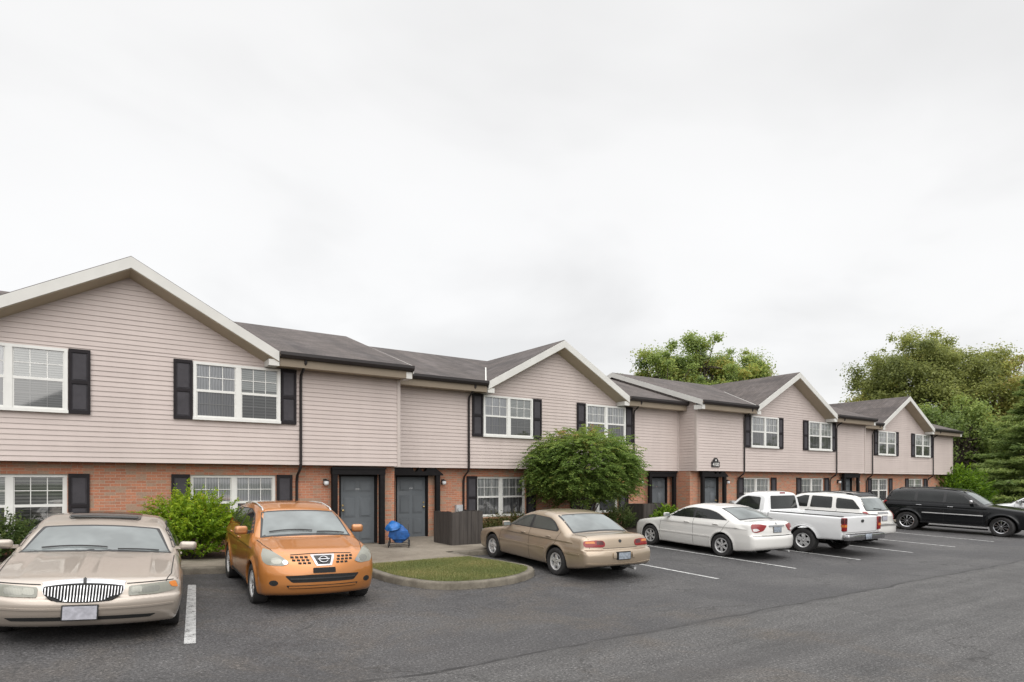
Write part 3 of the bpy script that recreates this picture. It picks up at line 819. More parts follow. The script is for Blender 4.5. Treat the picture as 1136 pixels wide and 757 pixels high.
def section(S, idx):
    x0, x1, f, g, wc = S['x0'], S['x1'], S['f'], S['g'], S['w']
    yb = f + REC; back = f + 9.65
    holes = []
    W0, W1 = 0.95, 2.30
    for dx in (-2.22, 2.22): holes.append((wc + dx - 1.0, wc + dx + 1.0, W0, W1))
    for dc, a, b in S['doors']: holes.append((dc - 0.56, dc + 0.56, 0.2, 2.345))
    br = MB()
    wall_open(br, x0, x1, 0.1, SB + 0.03, yb, holes, 0.145)
    br.face([(x0, yb, 0.1), (x0, back, 0.1), (x0, back, SB + 0.03), (x0, yb, SB + 0.03)])
    br.face([(x1, yb, 0.1), (x1, yb, SB + 0.03), (x1, back, SB + 0.03), (x1, back, 0.1)])
    br.face([(x0, back, 0.1), (x1, back, 0.1), (x1, back, SB + 0.03), (x0, back, SB + 0.03)])
    part(br, 'brick_wall', 'brick')
    # window sills of brick
    for dx in (-2.22, 2.22):
        q = MB(); q.box(wc + dx - 1.05, wc + dx + 1.05, yb - 0.035, yb + 0.14, W0 - 0.075, W0 - 0.022); part(q, 'brick_sill', 'brick')
    # upper floor: lapped siding and overhang underside
    sd = MB()
    top = 5.10
    def front(z):
        if z <= top: return (x0, x1)
        h = (GA - 0.09 - z) / GS
        return (g - h, g + h)
    laps(sd, (0, f), (1, 0), (0, -1), front, SB, top, idx)
    laps(sd, (0, f), (1, 0), (0, -1), lambda z: (g - (GA - 0.09 - z) / GS, g + (GA - 0.09 - z) / GS), top, GA - 0.1, idx + 9)
    def side(z):
        if z <= top: return (f, back)
        yy = f + 4.6 - (RZ - 0.1 - z) / SL
        return (max(yy, f), min(2 * (f + 4.6) - yy, back))
    laps(sd, (x0, 0), (0, 1), (-1, 0), side, SB, RZ - 0.12, idx + 3)
    laps(sd, (x1, 0), (0, 1), (1, 0), side, SB, RZ - 0.12, idx + 5)
    sd.face([(x0, f - 0.022, SB), (x1, f - 0.022, SB), (x1, yb + 0.002, SB + 0.004), (x0, yb + 0.002, SB + 0.004)])
    sd.face([(x0, back, SB), (x1, back, SB), (x1, back, EV), (x0, back, EV)])
    part(sd, 'siding', 'siding')
    for x, sgn in ((x0, -1), (x1, 1)):
        if idx == 0 and sgn < 0: continue
        ct = MB()
        ct.box(x - 0.022 if sgn < 0 else x - 0.075, x + 0.075 if sgn < 0 else x + 0.022, f - 0.032, f + 0.075, SB - 0.012, 5.03)
        part(ct, 'corner_post', 'corner')
    # main roof
    rf = MB()
    y_e, y_r, y_b = f - OH, f + 4.6, f + 9.65
    ex0 = x0 - 0.2 if idx in (0, 2) else x0 + 0.03
    ex1 = x1 + 0.2 if idx in (0, 2) else (x1 - 0.03 if idx == 1 else x1 + 0.25)
    T = 0.06
    y_c = f + 0.16; z_c = EV + SL * (y_c - y_e); hc = GH - 0.30
    lo = [(ex0, y_c, z_c), (ex0, y_r, RZ), (ex0, y_b, EV), (ex0, y_b, EV - T), (ex0, y_r, RZ - T), (ex0, y_c, z_c - T)]
    rf.prism(lo, [(ex1, y, z) for _, y, z in lo])
    # the eave runs only beside the gable
    for a, b in ((ex0, g - hc), (g + hc, ex1)):
        lo = [(a, y_e, EV), (a, y_c, z_c), (a, y_c, z_c - T), (a, y_e, EV - T)]
        rf.prism(lo, [(b, y, z) for _, y, z in lo])
    roof = part(rf, 'roof', 'shingle')
    # cross gable
    gb = MB(); yf = y_e - 0.02; yt = f + 4.55
    for s in (-1, 1):
        a = (g + s * (GH + 0.05), yf, EV - 0.05 * GS); b = (g, yf, GA); c = (g, yt, GA)
        # slope meets the main roof along the valley
        dn = lambda p: (p[0], p[1], p[2] - T)
        # valley point where gable slope meets eave
        up = [a, b, c]
        lift = lambda p: (p[0], p[1], p[2] + 0.012)
        gb.prism([lift(p) for p in up], [dn(p) for p in up])
    part(gb, 'gable_roof', 'shingle')
    vf = MB()
    for s in ((-1,) if idx in (1, 2) else ()):
        p0 = Vector((g + s * (GH + 0.06), y_e + 0.06, EV)); p1 = Vector((g + s * 0.25, yt - 0.35, GA - 0.14))
        a = Vector((0.026 * s, -0.0, 0)); b = Vector((-0.026 * s, 0, 0))
        zo = Vector((0, 0, 0.035))
        vf.prism([p0 + a + zo, p1 + a + zo, p1 + b + zo, p0 + b + zo], [p0 + a - zo, p1 + a - zo, p1 + b - zo, p0 + b - zo])
    if vf.v: sub(vf, 'valley_flashing', 'trim', roof)
    # rake boards and soffit of the gable
    rk = MB(); so = MB()
    for s in (-1, 1):
        xe = GH + 0.02
        t0 = (g, GA - 0.008); t1 = (g + s * xe, GA - 0.008 - xe * GS)
        H_ = 0.245
        q = [t0, t1, (t1[0], t1[1] - H_), (t0[0], t0[1] - H_)]
        y0_, y1_ = yf - 0.03, yf - 0.002
        rk.prism([(x, y0_, z) for x, z in q], [(x, y1_, z) for x, z in q])
        q2 = [(t0[0], t0[1] - H_ + 0.004), (t1[0], t1[1] - H_ + 0.004), (t1[0], t1[1] - H_ - 0.02), (t0[0], t0[1] - H_ - 0.02)]
        so.prism([(x, y1_, z) for x, z in q2], [(x, f + 0.01, z - 0.085) for x, z in q2])
        # boxed return at the foot of the rake
        xa, xb = sorted((g + s * (GH - 0.22), g + s * (GH + 0.03)))
        rk.box(xa, xb, yf + 0.0, f - 0.034, 4.99, EV - 0.22)
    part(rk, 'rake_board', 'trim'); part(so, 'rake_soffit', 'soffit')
    # eaves: soffit, fascia, gutter for the stretches beside the gable
    for a, b in ((ex0, g - GH - 0.04), (g + GH + 0.04, ex1)):
        if idx == 1 and b == ex1: b = x1 - 0.03
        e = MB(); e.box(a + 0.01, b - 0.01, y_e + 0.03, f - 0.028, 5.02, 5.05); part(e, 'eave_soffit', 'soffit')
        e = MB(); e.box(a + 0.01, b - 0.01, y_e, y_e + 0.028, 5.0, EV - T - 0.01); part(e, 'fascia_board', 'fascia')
        gt = MB()
        q = [(y_e - 0.002, 5.20), (y_e - 0.08, 5.20), (y_e - 0.125, 5.27), (y_e - 0.125, 5.345), (y_e - 0.11, 5.345), (y_e - 0.10, 5.28), (y_e - 0.07, 5.225), (y_e - 0.002, 5.225)]
        gt.prism([(a, y, z) for y, z in q], [(b, y, z) for y, z in q])
        part(gt, 'gutter', 'gutter')
    # rake boards at the ends of the section
    ends = []
    if idx in (0, 2): ends += [(ex0, -1), (ex1, 1)]
    if idx == 3: ends += [(ex1, 1)]
    if ends:
        for x, s in ends:
            rb = MB()
            xa, xb = (x - 0.028, x - 0.002) if s < 0 else (x + 0.002, x + 0.028)
            for p, q_ in (((y_e - 0.02, EV - 0.01), (y_r, RZ - 0.008)), ((y_b, EV - 0.01), (y_r, RZ - 0.008))):
                L = [(p[0], p[1]), (q_[0], q_[1]), (q_[0], q_[1] - 0.21), (p[0], p[1] - 0.21)]
                rb.prism([(xa, y, z) for y, z in L], [(xb, y, z) for y, z in L])
            xi = x + 0.2 if s < 0 else x - 0.2
            lo_, hi_ = sorted((xb if s < 0 else xa, xi + (0.0 if s > 0 else -0.0)))
            for p, q_ in (((y_e, EV), (y_r, RZ)), ((y_b, EV), (y_r, RZ))):
                L = [(p[0], p[1] - 0.15), (q_[0], q_[1] - 0.15), (q_[0], q_[1] - 0.17), (p[0], p[1] - 0.17)]
                rb.prism([(lo_ + 0.002, y, z) for y, z in L], [(hi_ - 0.002, y, z) for y, z in L])
            rb.box(min(x, xi) + 0.003, max(x, xi) - 0.024, y_e - 0.0015, f - 0.036, 4.9965, EV - 0.19)
            part(rb, 'rake_board', 'trim')
    # windows and shutters
    kinds = S['kinds']
    for j, dx in enumerate((-2.22, 2.22)):
        xc = wc + dx
        window(xc, 3.62, 4.97, f - 0.094, kinds[j], grid_low=S['gl'][j])
        window(xc, W0, W1, yb + 0.055, kinds[2 + j], grid_low=S['gl'][2 + j])
        for sx in (-1, 1):
            a, b = sorted((xc + sx * 1.015, xc + sx * 1.41))
            shutter(a, b, 3.60, 4.99, f - 0.026)
            shutter(a, b, 0.93, 2.315, yb - 0.002)
    for x in S['ds']: downspout(x, f)
    for j, (dc, a, b) in enumerate(S['doors']): door(dc, a, b, f, S['fancy'][j])

TT = (True, True)
SECT[0].update(kinds=[(1, 0), (1, -1), (0, 3), (1, 1)], gl=[TT, TT, TT, TT], fancy=[False])
SECT[1].update(kinds=[(1, 0), (2, 2), (2, 2), (1, 1)], gl=[TT, TT, (True, False), (False, False)], fancy=[True, False])
SECT[2].update(kinds=[(2, 2), (2, 2), (2, 2), (2, 2)], gl=[TT, TT, TT, TT], fancy=[True, False])
SECT[3].update(kinds=[(2, 2), (2, 2), (2, 1), (2, 0)], gl=[TT, TT, TT, TT], fancy=[])
for i, S in enumerate(SECT): section(S, i)
for x, y in ((6.0, 16.95 + REC), (10.2, 18.05 + REC), (19.15, 18.05 + REC), (23.38, 17.15 + REC), (32.25, 17.15 + REC), (34.1, 17.15 + REC)): lamp(x, y)
for x, y, z in ((18.82, 18.05 + REC, 1.08), (10.78, 18.05 + REC, 1.22), (23.75, 17.15 + REC, 1.15)):
    mb = MB(); mb.box(x - 0.12, x + 0.12, y - 0.11, y - 0.002, z - 0.17, z + 0.17)
    mb.tube([(x, y - 0.11, z + 0.02), (x, y - 0.16, z + 0.02)], 0.085, 14)
    mb.tube([(x, y - 0.05, z - 0.17), (x, y - 0.05, 0.42)], 0.022, 8)
    part(mb, 'meter_box', 'meter_grey')

# house number board
SX, SZ = 22.22, 2.90
sg = empty('number_sign', (SX, 17.15 - 0.03, SZ), 'black arched house number board on the siding above a middle door', 'sign')
mb = MB(); L = []
for x, z in ((-0.25, -0.17), (0.25, -0.17), (0.25, 0.055)): L.append((x, z))
for k in range(13):
    a = k / 12 * PI; L.append((0.165 * math.cos(a), 0.055 + 0.15 * math.sin(a)))
L.append((-0.25, 0.055))
mb.prism([(x, -0.03, z) for x, z in L], [(x, 0.006, z) for x, z in L])
o = mb.build('board', 'sign_black', sg); 
def text_mesh(s, size, loc, rot, mat, parent, name, ext=0.003):
    cu = bpy.data.curves.new(name, 'FONT'); cu.body = s; cu.size = size; cu.extrude = ext; cu.align_x = 'CENTER'; cu.align_y = 'CENTER'
    cu.resolution_u = 3
    tmp = bpy.data.objects.new(name, cu); C.objects.link(tmp)
    dg = bpy.context.evaluated_depsgraph_get()
    me = bpy.data.meshes.new_from_object(tmp.evaluated_get(dg))
    bpy.data.objects.remove(tmp)
    me.materials.clear(); me.materials.append(M[mat])
    o = bpy.data.objects.new(name, me); C.objects.link(o); o.location = loc; o.rotation_euler = rot
    if parent is not None: o.parent = parent
    return o
text_mesh('4100', 0.205, (0, -0.034, -0.075), (PI / 2, 0, 0), 'sign_white', sg, 'digits')
mb = MB(); star = []
for k in range(10):
    a = PI / 2 + k * PI / 5; r = 0.055 if k % 2 == 0 else 0.026; star.append((r * math.cos(a), 0.105 + r * math.sin(a)))
mb.prism([(x, -0.036, z) for x, z in star], [(x, -0.028, z) for x, z in star]); mb.build('emblem', 'sign_white', sg)

# utility screens of dark boards round the air-conditioning units
def ac_screen(x0, x1, y0, y1, label):
    zb = sz(x0, y0); h = 0.93
    root = empty('board_screen', ((x0 + x1) / 2, (y0 + y1) / 2, zb), label, 'fence', 'dark board utility screens')
    def pt(mb, name, mat):
        o = mb.build(name, mat); o.parent = root; o.matrix_parent_inverse = Matrix.Translation(-Vector(root.location)); return o
    rnd = random.Random(int(x0 * 10))
    for nm, a, b, along in (('front_panel', x0, x1, 'x'), ('side_panel', y0, y1, 'y'), ('side_panel', y0, y1, 'z')):
        mb = MB(); n = max(3, int((b - a) / 0.125)); wd = (b - a) / n
        for k in range(n):
            p, q = a + k * wd + 0.002, a + (k + 1) * wd - 0.004; t = h + rnd.uniform(-0.015, 0.015); d = rnd.uniform(0, 0.006)
            if along == 'x': mb.box(p, q, y0 - 0.022 - d, y0 - d * 0.2, zb - 0.02, zb + t)
            elif along == 'y': mb.box(x0 - 0.022 - d, x0 - d * 0.2, p, q, zb - 0.02, zb + t)
            else: mb.box(x1 + d * 0.2, x1 + 0.022 + d, p, q, zb - 0.02, zb + t)
        pt(mb, nm, 'screen_wood')
    mb = MB()
    for x, y in ((x0 + 0.05, y0 + 0.05), (x1 - 0.05, y0 + 0.05), (x0 + 0.05, y1 - 0.05), (x1 - 0.05, y1 - 0.05)): mb.box(x - 0.04, x + 0.04, y - 0.04, y + 0.04, zb - 0.02, zb + h - 0.03)
    pt(mb, 'post', 'screen_wood')
    ac = empty('air_conditioner', ((x0 + x1) / 2, (y0 + y1) / 2, zb), label.replace('dark board utility screen', 'grey air conditioner unit inside the board screen'), 'air conditioner')
    mb = MB(); mb.box(-0.3, 0.3, -0.3, 0.3, 0.02, 0.7); o = mb.build('casing', 'meter_grey', ac); bevel_obj(o, 0.02)
    mb = MB(); mb.tube([(0, 0, 0.7), (0, 0, 0.73)], [0.24, 0.22], 20); mb.build('fan_guard', 'black_plastic', ac)
ac_screen(9.1, 10.1, 15.85, 16.85, 'dark board utility screen beside the blue stroller')
ac_screen(17.7, 18.95, 16.8, 17.75, 'dark board utility screen behind the white sedan')

# folded blue stroller by the brick pier
def stroller():
    x, y = 7.72, 16.3; z = sz(x, y)
    root = empty('stroller', (x, y, z), 'folded blue stroller with hood standing on the entry slab by the brick pier', 'stroller', rz=R(-28)); root.scale = (0.95, 0.95, 0.98)
    # hood: half dome of fabric in ribs
    V = []; F = []; nu, nv = 14, 12
    for i in range(nu + 1):
        a = R(5) + (R(150) - R(5)) * i / nu
        for j in range(nv + 1):
            b = PI * j / nv
            r = 0.25 * (1 + 0.03 * math.cos(a * 10) * math.sin(b))
            V.append((-0.27 * math.cos(b) * (0.9 + 0.1 * math.sin(a)), -0.02 - r * 1.15 * math.sin(b) * math.cos(a), 0.50 + 0.62 * r * math.sin(b) * math.sin(a)))
    for i in range(nu):
        for j in range(nv):
            F.append((i * (nv + 1) + j, i * (nv + 1) + j + 1, (i + 1) * (nv + 1) + j + 1, (i + 1) * (nv + 1) + j))
    rg = np.random.default_rng(2)
    def crumple(L, am): return [(x + am * (math.sin(17 * z + 9 * x) + 0.6 * math.sin(31 * x + 5 * y)), y + am * (math.sin(23 * x + 11 * z) + 0.5 * math.sin(37 * z)), z + am * (math.sin(19 * x + 13 * y) + 0.6 * math.sin(29 * y + 7 * z))) for x, y, z in L]
    V = crumple(V, 0.013)
    hood = np_mesh('hood', V, F, 'hood_fabric', root, smooth=True); hood.location = (-0.02, 0.03, 0.0); hood.scale = (0.88, 0.88, 1.15)
    hood.rotation_euler = (R(18), R(-14), 0)
    # seat bag under the hood
    V = []; F = []; nu, nv = 10, 16
    for i in range(nu + 1):
        t = i / nu
        for j in range(nv):
            b = 2 * PI * j / nv; rr = math.sin(PI * (0.12 + 0.83 * t)) ** 0.6
            V.append((0.27 * rr * math.cos(b) * (1 + 0.05 * math.cos(5 * b)), -0.02 + 0.22 * rr * math.sin(b) + 0.06 * t, 0.13 + 0.47 * t))
    for i in range(nu):
        for j in range(nv):
            F.append((i * nv + j, i * nv + (j + 1) % nv, (i + 1) * nv + (j + 1) % nv, (i + 1) * nv + j))
    V = crumple(V, 0.015)
    np_mesh('seat_bag', V, F, 'blue_fabric', root, smooth=True)
    V2 = [(0.30, -0.22, 0.30), (0.26, -0.28, 0.46), (-0.26, -0.28, 0.46), (-0.30, -0.22, 0.30), (-0.18, -0.25, 0.22), (0.18, -0.25, 0.22)]
    mb = MB(); mb.prism(V2, [(p[0] * 0.98, p[1] + 0.03, p[2]) for p in V2]); o = mb.build('foot_flap', 'blue_fabric', root); bevel_obj(o, 0.01)
    mb = MB()
    for sx in (-1, 1):
        mb.tube([(sx * 0.26, 0.22, 0.09), (sx * 0.26, 0.02, 0.40), (sx * 0.26, 0.12, 0.56), (sx * 0.25, 0.18, 0.60)], 0.011, 6)
        mb.tube([(sx * 0.26, -0.26, 0.09), (sx * 0.27, -0.05, 0.36), (sx * 0.26, 0.10, 0.55)], 0.011, 6)
    mb.tube([(-0.26, 0.22, 0.09), (0.26, 0.22, 0.09)], 0.009, 6); mb.tube([(-0.26, -0.26, 0.09), (0.26, -0.26, 0.09)], 0.009, 6)
    mb.build('frame', 'black_plastic', root)
    for sx in (-1, 1):
        for yy in (0.22, -0.26):
            w = MB()
            prof = [(0.030, -0.014), (0.075, -0.014), (0.085, -0.006), (0.085, 0.006), (0.075, 0.014), (0.030, 0.014), (0.030, -0.014)]
            i0 = 0; n = 18
            for r, d in prof:
                for j in range(n):
                    a = 2 * PI * j / n; w.v.append((sx * 0.285 + d, yy + r * math.cos(a), 0.086 + r * math.sin(a)))
            for k in range(len(prof) - 1):
                for j in range(n):
                    w.f.append((k * n + j, k * n + (j + 1) % n, (k + 1) * n + (j + 1) % n, (k + 1) * n + j)); w.m.append(0)
            w.box(sx * 0.285 - 0.01, sx * 0.285 + 0.01, yy - 0.03, yy + 0.03, 0.056, 0.116)
            w.build('wheel', 'black_plastic', root, 40)
stroller()

# ------------------------------------------------------------------ plants
def leaf_quads(cent, nrm, length, width, rng, droop=None, direc=None):
    """a folded-looking diamond leaf at each centre"""
    n = len(cent)
    if direc is None:
        direc = rng.normal(size=(n, 3))
    d = direc - nrm * np.sum(direc * nrm, 1, keepdims=True)
    d /= np.linalg.norm(d, axis=1, keepdims=True) + 1e-9
    s = np.cross(nrm, d)
    L = (length * rng.uniform(0.7, 1.3, n))[:, None]; W = (width * rng.uniform(0.7, 1.3, n))[:, None]
    a = cent - d * L * 0.5; c = cent + d * L * 0.5 - nrm * L * 0.12
    b = cent + s * W * 0.5 + nrm * W * 0.15; e = cent - s * W * 0.5 + nrm * W * 0.15
    V = np.stack([a, b, c, e], 1).reshape(-1, 3)
    F = np.arange(4 * n).reshape(n, 4)
    return V, F

def unit(n, rng):
    v = rng.normal(size=(n, 3)); return v / np.linalg.norm(v, axis=1, keepdims=True)

def crown_leaves(clumps, per, length, width, rng, base_tint=0.4, clump_var=0.2, up=0.6, flat=0.75):
    """clumps: list of (x,y,z,r). leaves gather on the shell of every clump"""
    Vs = []; Fs = []; T = []; k = 0
    for (x, y, z, r) in clumps:
        n = max(8, int(per * r * r)); m = int(n * 0.35)
        u = unit(n, rng)
        rad = r * rng.uniform(0.15, 1.15, n) ** 0.75
        rad[:m] = r * rng.uniform(0.8, 1.9, m)
        wob = 1 + 0.28 * np.sin(u[:, 0] * 5 + x * 3) * np.cos(u[:, 1] * 6 + y) * np.sin(u[:, 2] * 5 + z)
        c = np.stack([x + u[:, 0] * rad * wob, y + u[:, 1] * rad * wob, z + u[:, 2] * rad * wob * flat], 1)
        nr = u * 0.6 + unit(n, rng) * 0.75 + np.array([0, 0, up]); nr /= np.linalg.norm(nr, axis=1, keepdims=True)
        V, F = leaf_quads(c, nr, length, width, rng)
        Vs.append(V); Fs.append(F + k); k += len(V)
        T.append(np.repeat(np.clip(base_tint + rng.normal(0, clump_var) + rng.normal(0, 0.08, n), 0, 1), 4))
    return np.concatenate(Vs), np.concatenate(Fs), np.concatenate(T)

def limbs(mb, base, top, r0, targets, rng, n=9, frac=0.35):
    """trunk plus limbs reaching to the targets"""
    base = Vector(base); top = Vector(top)
    pts = []; rad = []
    for i in range(7):
        t = i / 6
        p = base.lerp(top, t) + Vector((math.sin(t * 5 + base.x) * 0.12 * r0 * 4, math.cos(t * 4 + base.y) * 0.12 * r0 * 4, 0)) * t
        pts.append(p); rad.append(r0 * (1.25 if i == 0 else 1) * (1 - 0.72 * t))
    mb.tube(pts, rad, n)
    for tg in targets:
        tg = Vector(tg); t = rng.uniform(frac, 0.95); k = t * 6; i = int(k)
        st = pts[i].lerp(pts[min(i + 1, 6)], k - i); rr = r0 * (1 - 0.72 * t) * 0.62
        mid = st.lerp(tg, 0.5) + Vector((rng.uniform(-.1, .1), rng.uniform(-.1, .1), 0.12)) * (tg - st).length
        q = []; rads = []
        for j in range(6):
            s = j / 5
            q.append((1 - s) ** 2 * st + 2 * s * (1 - s) * mid + s * s * tg); rads.append(max(rr * (1 - 0.85 * s), 0.012))
        mb.tube(q, rads, 6)

def tree(name, label, cat, base, h, rx, ry, zc0, nclump, rc, per, ll, lw, mat, seed, base_tint=0.42, group=None, tr=0.25, zsq=1.0, clump_var=0.2, top_round=1.0, gaps=0.0, dens=0.62):
    rng = np.random.default_rng(seed)
    root = empty(name, base, label, cat, group)
    cl = []
    zc = zc0 + (h - zc0) * 0.5; rz = (h - zc0) * 0.5
    tries = 0
    while len(cl) < nclump * 1.5 and tries < 6000:
        tries += 1
        u = unit(1, rng)[0]; q = rng.uniform(0.25, 1.0) ** 0.45
        wob = 1 + 0.22 * math.sin(3 * math.atan2(u[1], u[0]) + seed) + 0.12 * math.sin(7 * u[2] + seed)
        px, py, pz = u[0] * q * rx * wob, u[1] * q * ry * wob, zc + u[2] * q * rz * (1 if u[2] > 0 else zsq)
        r = rc * rng.uniform(0.45, 1.3) * (1.25 - 0.6 * q)
        if q > 0.9 and rng.random() < 0.5: px, py, pz, r = px * 1.06, py * 1.06, pz + 0.03 * (pz - zc), r * 0.65
        if gaps and math.sin(px * 1.3 + seed) * math.sin(pz * 1.7 + seed * 2) * math.sin(py + 1) > 0.55 - gaps: continue
        cl.append((px, py, pz, r))
    V, F, T = crown_leaves(cl, per * dens, ll, lw, rng, base_tint, clump_var)
    o = np_mesh('crown', V, F, mat, root, tint=T)
    mb = MB(); rnd = random.Random(seed)
    tg = [(c[0] * 0.9, c[1] * 0.9, c[2] - c[3] * 0.2) for c in cl]
    rnd.shuffle(tg)
    limbs(mb, (0, 0, -0.1), (rx * 0.05, 0, zc + rz * 0.55), tr, tg[:min(len(tg), 40)], rnd)
    mb.build('trunk', 'bark', root, 60)
    return root

# small round tree in front of the second gable: drooping feathery sprays
def round_tree():
    x, y = 14.55, 16.45; zb = sz(x, y)
    root = empty('round_tree', (x, y, zb), 'small round crowned green tree in the bed behind the tan sedan', 'tree')
    rng = np.random.default_rng(5)
    Vs = []; Fs = []; T = []; k = 0; tgt = []
    cz = 2.16
    nb = 2700
    for i in range(nb):
        # branch tip on a flattened dome
        uz = rng.uniform(-0.95, 1.0); az = rng.uniform(0, 2 * PI)
        ur = (1 - abs(uz) ** 2.6) ** 0.48
        u = np.array([math.cos(az) * ur, math.sin(az) * ur, uz])
        q = rng.uniform(0.30, 1.0) ** 0.42
        wob = 1 + 0.07 * math.sin(3 * az + 1) + 0.06 * math.sin(5 * az) + 0.05 * math.sin(9 * az + 4 * u[2]) + rng.normal(0, 0.035)
        rxy = 1.86 * wob
        p = np.array([u[0] * q * rxy, u[1] * q * rxy * 0.86, cz + u[2] * q * (1.30 if uz > 0 else 1.12) * wob])
        if p[2] < 0.98: p[2] = 0.98 + rng.uniform(0, 0.3)
        out = np.array([u[0], u[1], 0.0]); out /= np.linalg.norm(out) + 1e-6
        d = out * rng.uniform(0.6, 1.0) + np.array([0, 0, rng.uniform(-0.38, 0.32) + 0.5 * max(u[2], 0) ** 2]) + unit(1, rng)[0] * 0.32
        d /= np.linalg.norm(d)
        if i % 40 == 0: tgt.append(tuple(p * 0.92))
        n = 22; ln = rng.uniform(0.28, 0.55)
        t = np.linspace(-0.3, 1, n); side = np.cross(d, [0, 0, 1]); side /= np.linalg.norm(side) + 1e-6
        sg = np.where(np.arange(n) % 2 == 0, 1.0, -1.0)
        c = p + d * (t * ln)[:, None] + np.array([0, 0, -0.13])[None] * (t ** 2)[:, None] + side * (sg * 0.035)[:, None] + rng.normal(0, 0.012, (n, 3))
        nr = np.array([0, 0, 1.0]) + unit(n, rng) * 0.6; nr /= np.linalg.norm(nr, axis=1, keepdims=True)
        direc = d[None] * 0.7 + side * sg[:, None] * 0.8 + np.array([0, 0, -0.25])
        V, F = leaf_quads(c, nr, 0.105, 0.043, rng, direc=direc)
        Vs.append(V); Fs.append(F + k); k += len(V)
        # reddish-gold tint near the top
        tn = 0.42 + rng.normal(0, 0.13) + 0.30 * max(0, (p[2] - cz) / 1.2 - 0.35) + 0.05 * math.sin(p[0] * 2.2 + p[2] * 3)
        T.append(np.repeat(np.clip(tn + rng.normal(0, 0.05, n), 0, 1), 4))
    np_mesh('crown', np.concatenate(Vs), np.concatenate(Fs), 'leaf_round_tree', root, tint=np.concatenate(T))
    mb = MB(); rnd = random.Random(3)
    for dx, dy, r in ((-0.06, 0.02, 0.07), (0.07, -0.03, 0.06), (0.0, 0.07, 0.055), (0.11, 0.06, 0.045)):
        limbs(mb, (dx * 0.6, dy * 0.6, -0.05), (dx * 8, dy * 8, 1.9), r, [t for j, t in enumerate(tgt) if j % 4 == 0], rnd, 7, 0.3)
    mb.build('trunk', 'bark', root, 60)
round_tree()

def shrub(name, label, x, y, rx, ry, h, n, ll, lw, mat, seed, tint=0.5, spiky=0.25, cat='shrub', z0=None, spray=None):
    """dense upright sprays from the base"""
    rng = np.random.default_rng(seed)
    zb = sz(x, y) if z0 is None else z0
    root = empty(name, (x, y, zb), label, cat)
    Vs = []; Fs = []; T = []; k = 0; mb = MB()
    for i in range(n):
        u = unit(1, rng)[0]; u[2] = abs(u[2])
        q = rng.uniform(0.3, 1.0) ** 0.45
        wob = 1 + rng.normal(0, spiky * 0.35) + 0.10 * math.sin(4 * math.atan2(u[1], u[0]) + seed) + 0.07 * math.sin(9 * math.atan2(u[1], u[0]))
        p = np.array([u[0] * q * rx * wob, u[1] * q * ry * wob, h * (0.30 + 0.66 * u[2] * q * wob)])
        if rng.random() < 0.35: p[2] = h * rng.uniform(0.08, 0.5)
        d = np.array([u[0], u[1], 0.75]) + unit(1, rng)[0] * 0.45; d /= np.linalg.norm(d)
        m = 14; t = np.linspace(-0.4, 1, m); ln = rng.uniform(0.12, 0.26) * (spray or 1.0)
        side = np.cross(d, unit(1, rng)[0]); side /= np.linalg.norm(side) + 1e-6
        sg = np.where(np.arange(m) % 2 == 0, 1.0, -1.0)
        c = p + d * (t * ln)[:, None] + side * (sg * 0.02)[:, None] + rng.normal(0, 0.012, (m, 3))
        c[:, 2] = np.maximum(c[:, 2], 0.03)
        nr = np.array([0, 0, 0.8]) + unit(m, rng) * 0.75; nr /= np.linalg.norm(nr, axis=1, keepdims=True)
        V, F = leaf_quads(c, nr, ll, lw, rng, direc=d[None] + side * sg[:, None] * 0.7 + 0 * c)
        Vs.append(V); Fs.append(F + k); k += len(V)
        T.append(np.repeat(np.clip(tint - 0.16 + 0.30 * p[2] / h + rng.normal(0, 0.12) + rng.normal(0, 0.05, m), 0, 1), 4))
        if i % max(1, n // 26) == 0: mb.tube([(p[0] * 0.12, p[1] * 0.12, -0.03), (p[0] * 0.5, p[1] * 0.5, p[2] * 0.55), tuple(p)], [0.014, 0.010, 0.004], 5)
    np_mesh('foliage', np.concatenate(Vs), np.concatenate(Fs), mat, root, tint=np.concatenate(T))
    mb.build('stem', 'bark', root)
    return root

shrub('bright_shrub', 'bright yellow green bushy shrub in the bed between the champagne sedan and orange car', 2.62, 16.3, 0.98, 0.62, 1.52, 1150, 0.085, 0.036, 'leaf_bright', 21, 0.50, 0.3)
shrub('dark_shrub', 'dark green shrub under the nearest window behind the champagne sedan', -1.05, 16.35, 0.85, 0.6, 0.85, 600, 0.07, 0.034, 'leaf_dark', 22, 0.6)
shrub('low_hedge', 'low olive and reddish hedge under the window behind the tan sedan nose', 12.3, 17.5, 1.25, 0.42, 0.66, 520, 0.06, 0.03, 'hedge_leaf', 23, 0.55, 0.15, 'hedge')
shrub('small_shrub', 'small rounded green shrub under the window right of the round tree trunk', 16.9, 17.3, 0.6, 0.5, 0.85, 320, 0.065, 0.03, 'leaf_dark', 24, 0.72)
shrub('creeping_plant', 'leafy green plant spilling over the board screen behind the white sedan', 18.6, 16.55, 0.62, 0.35, 0.82, 300, 0.085, 0.05, 'leaf_bright', 25, 0.18, 0.4, 'plant')
shrub('corner_shrub', 'wide pale green shrub at the far corner of the building behind the black vehicle', 48.6, 18.4, 2.6, 1.6, 2.6, 1500, 0.17, 0.075, 'leaf_bright', 26, 0.12, 0.3, 'shrub', 0.36, 1.9)
shrub('weed_tuft', 'thin green weed at the wall foot beside the meter box', 18.2, 16.4, 0.2, 0.18, 0.5, 40, 0.07, 0.03, 'leaf_dark', 27, 0.6, 0.4, 'plant')

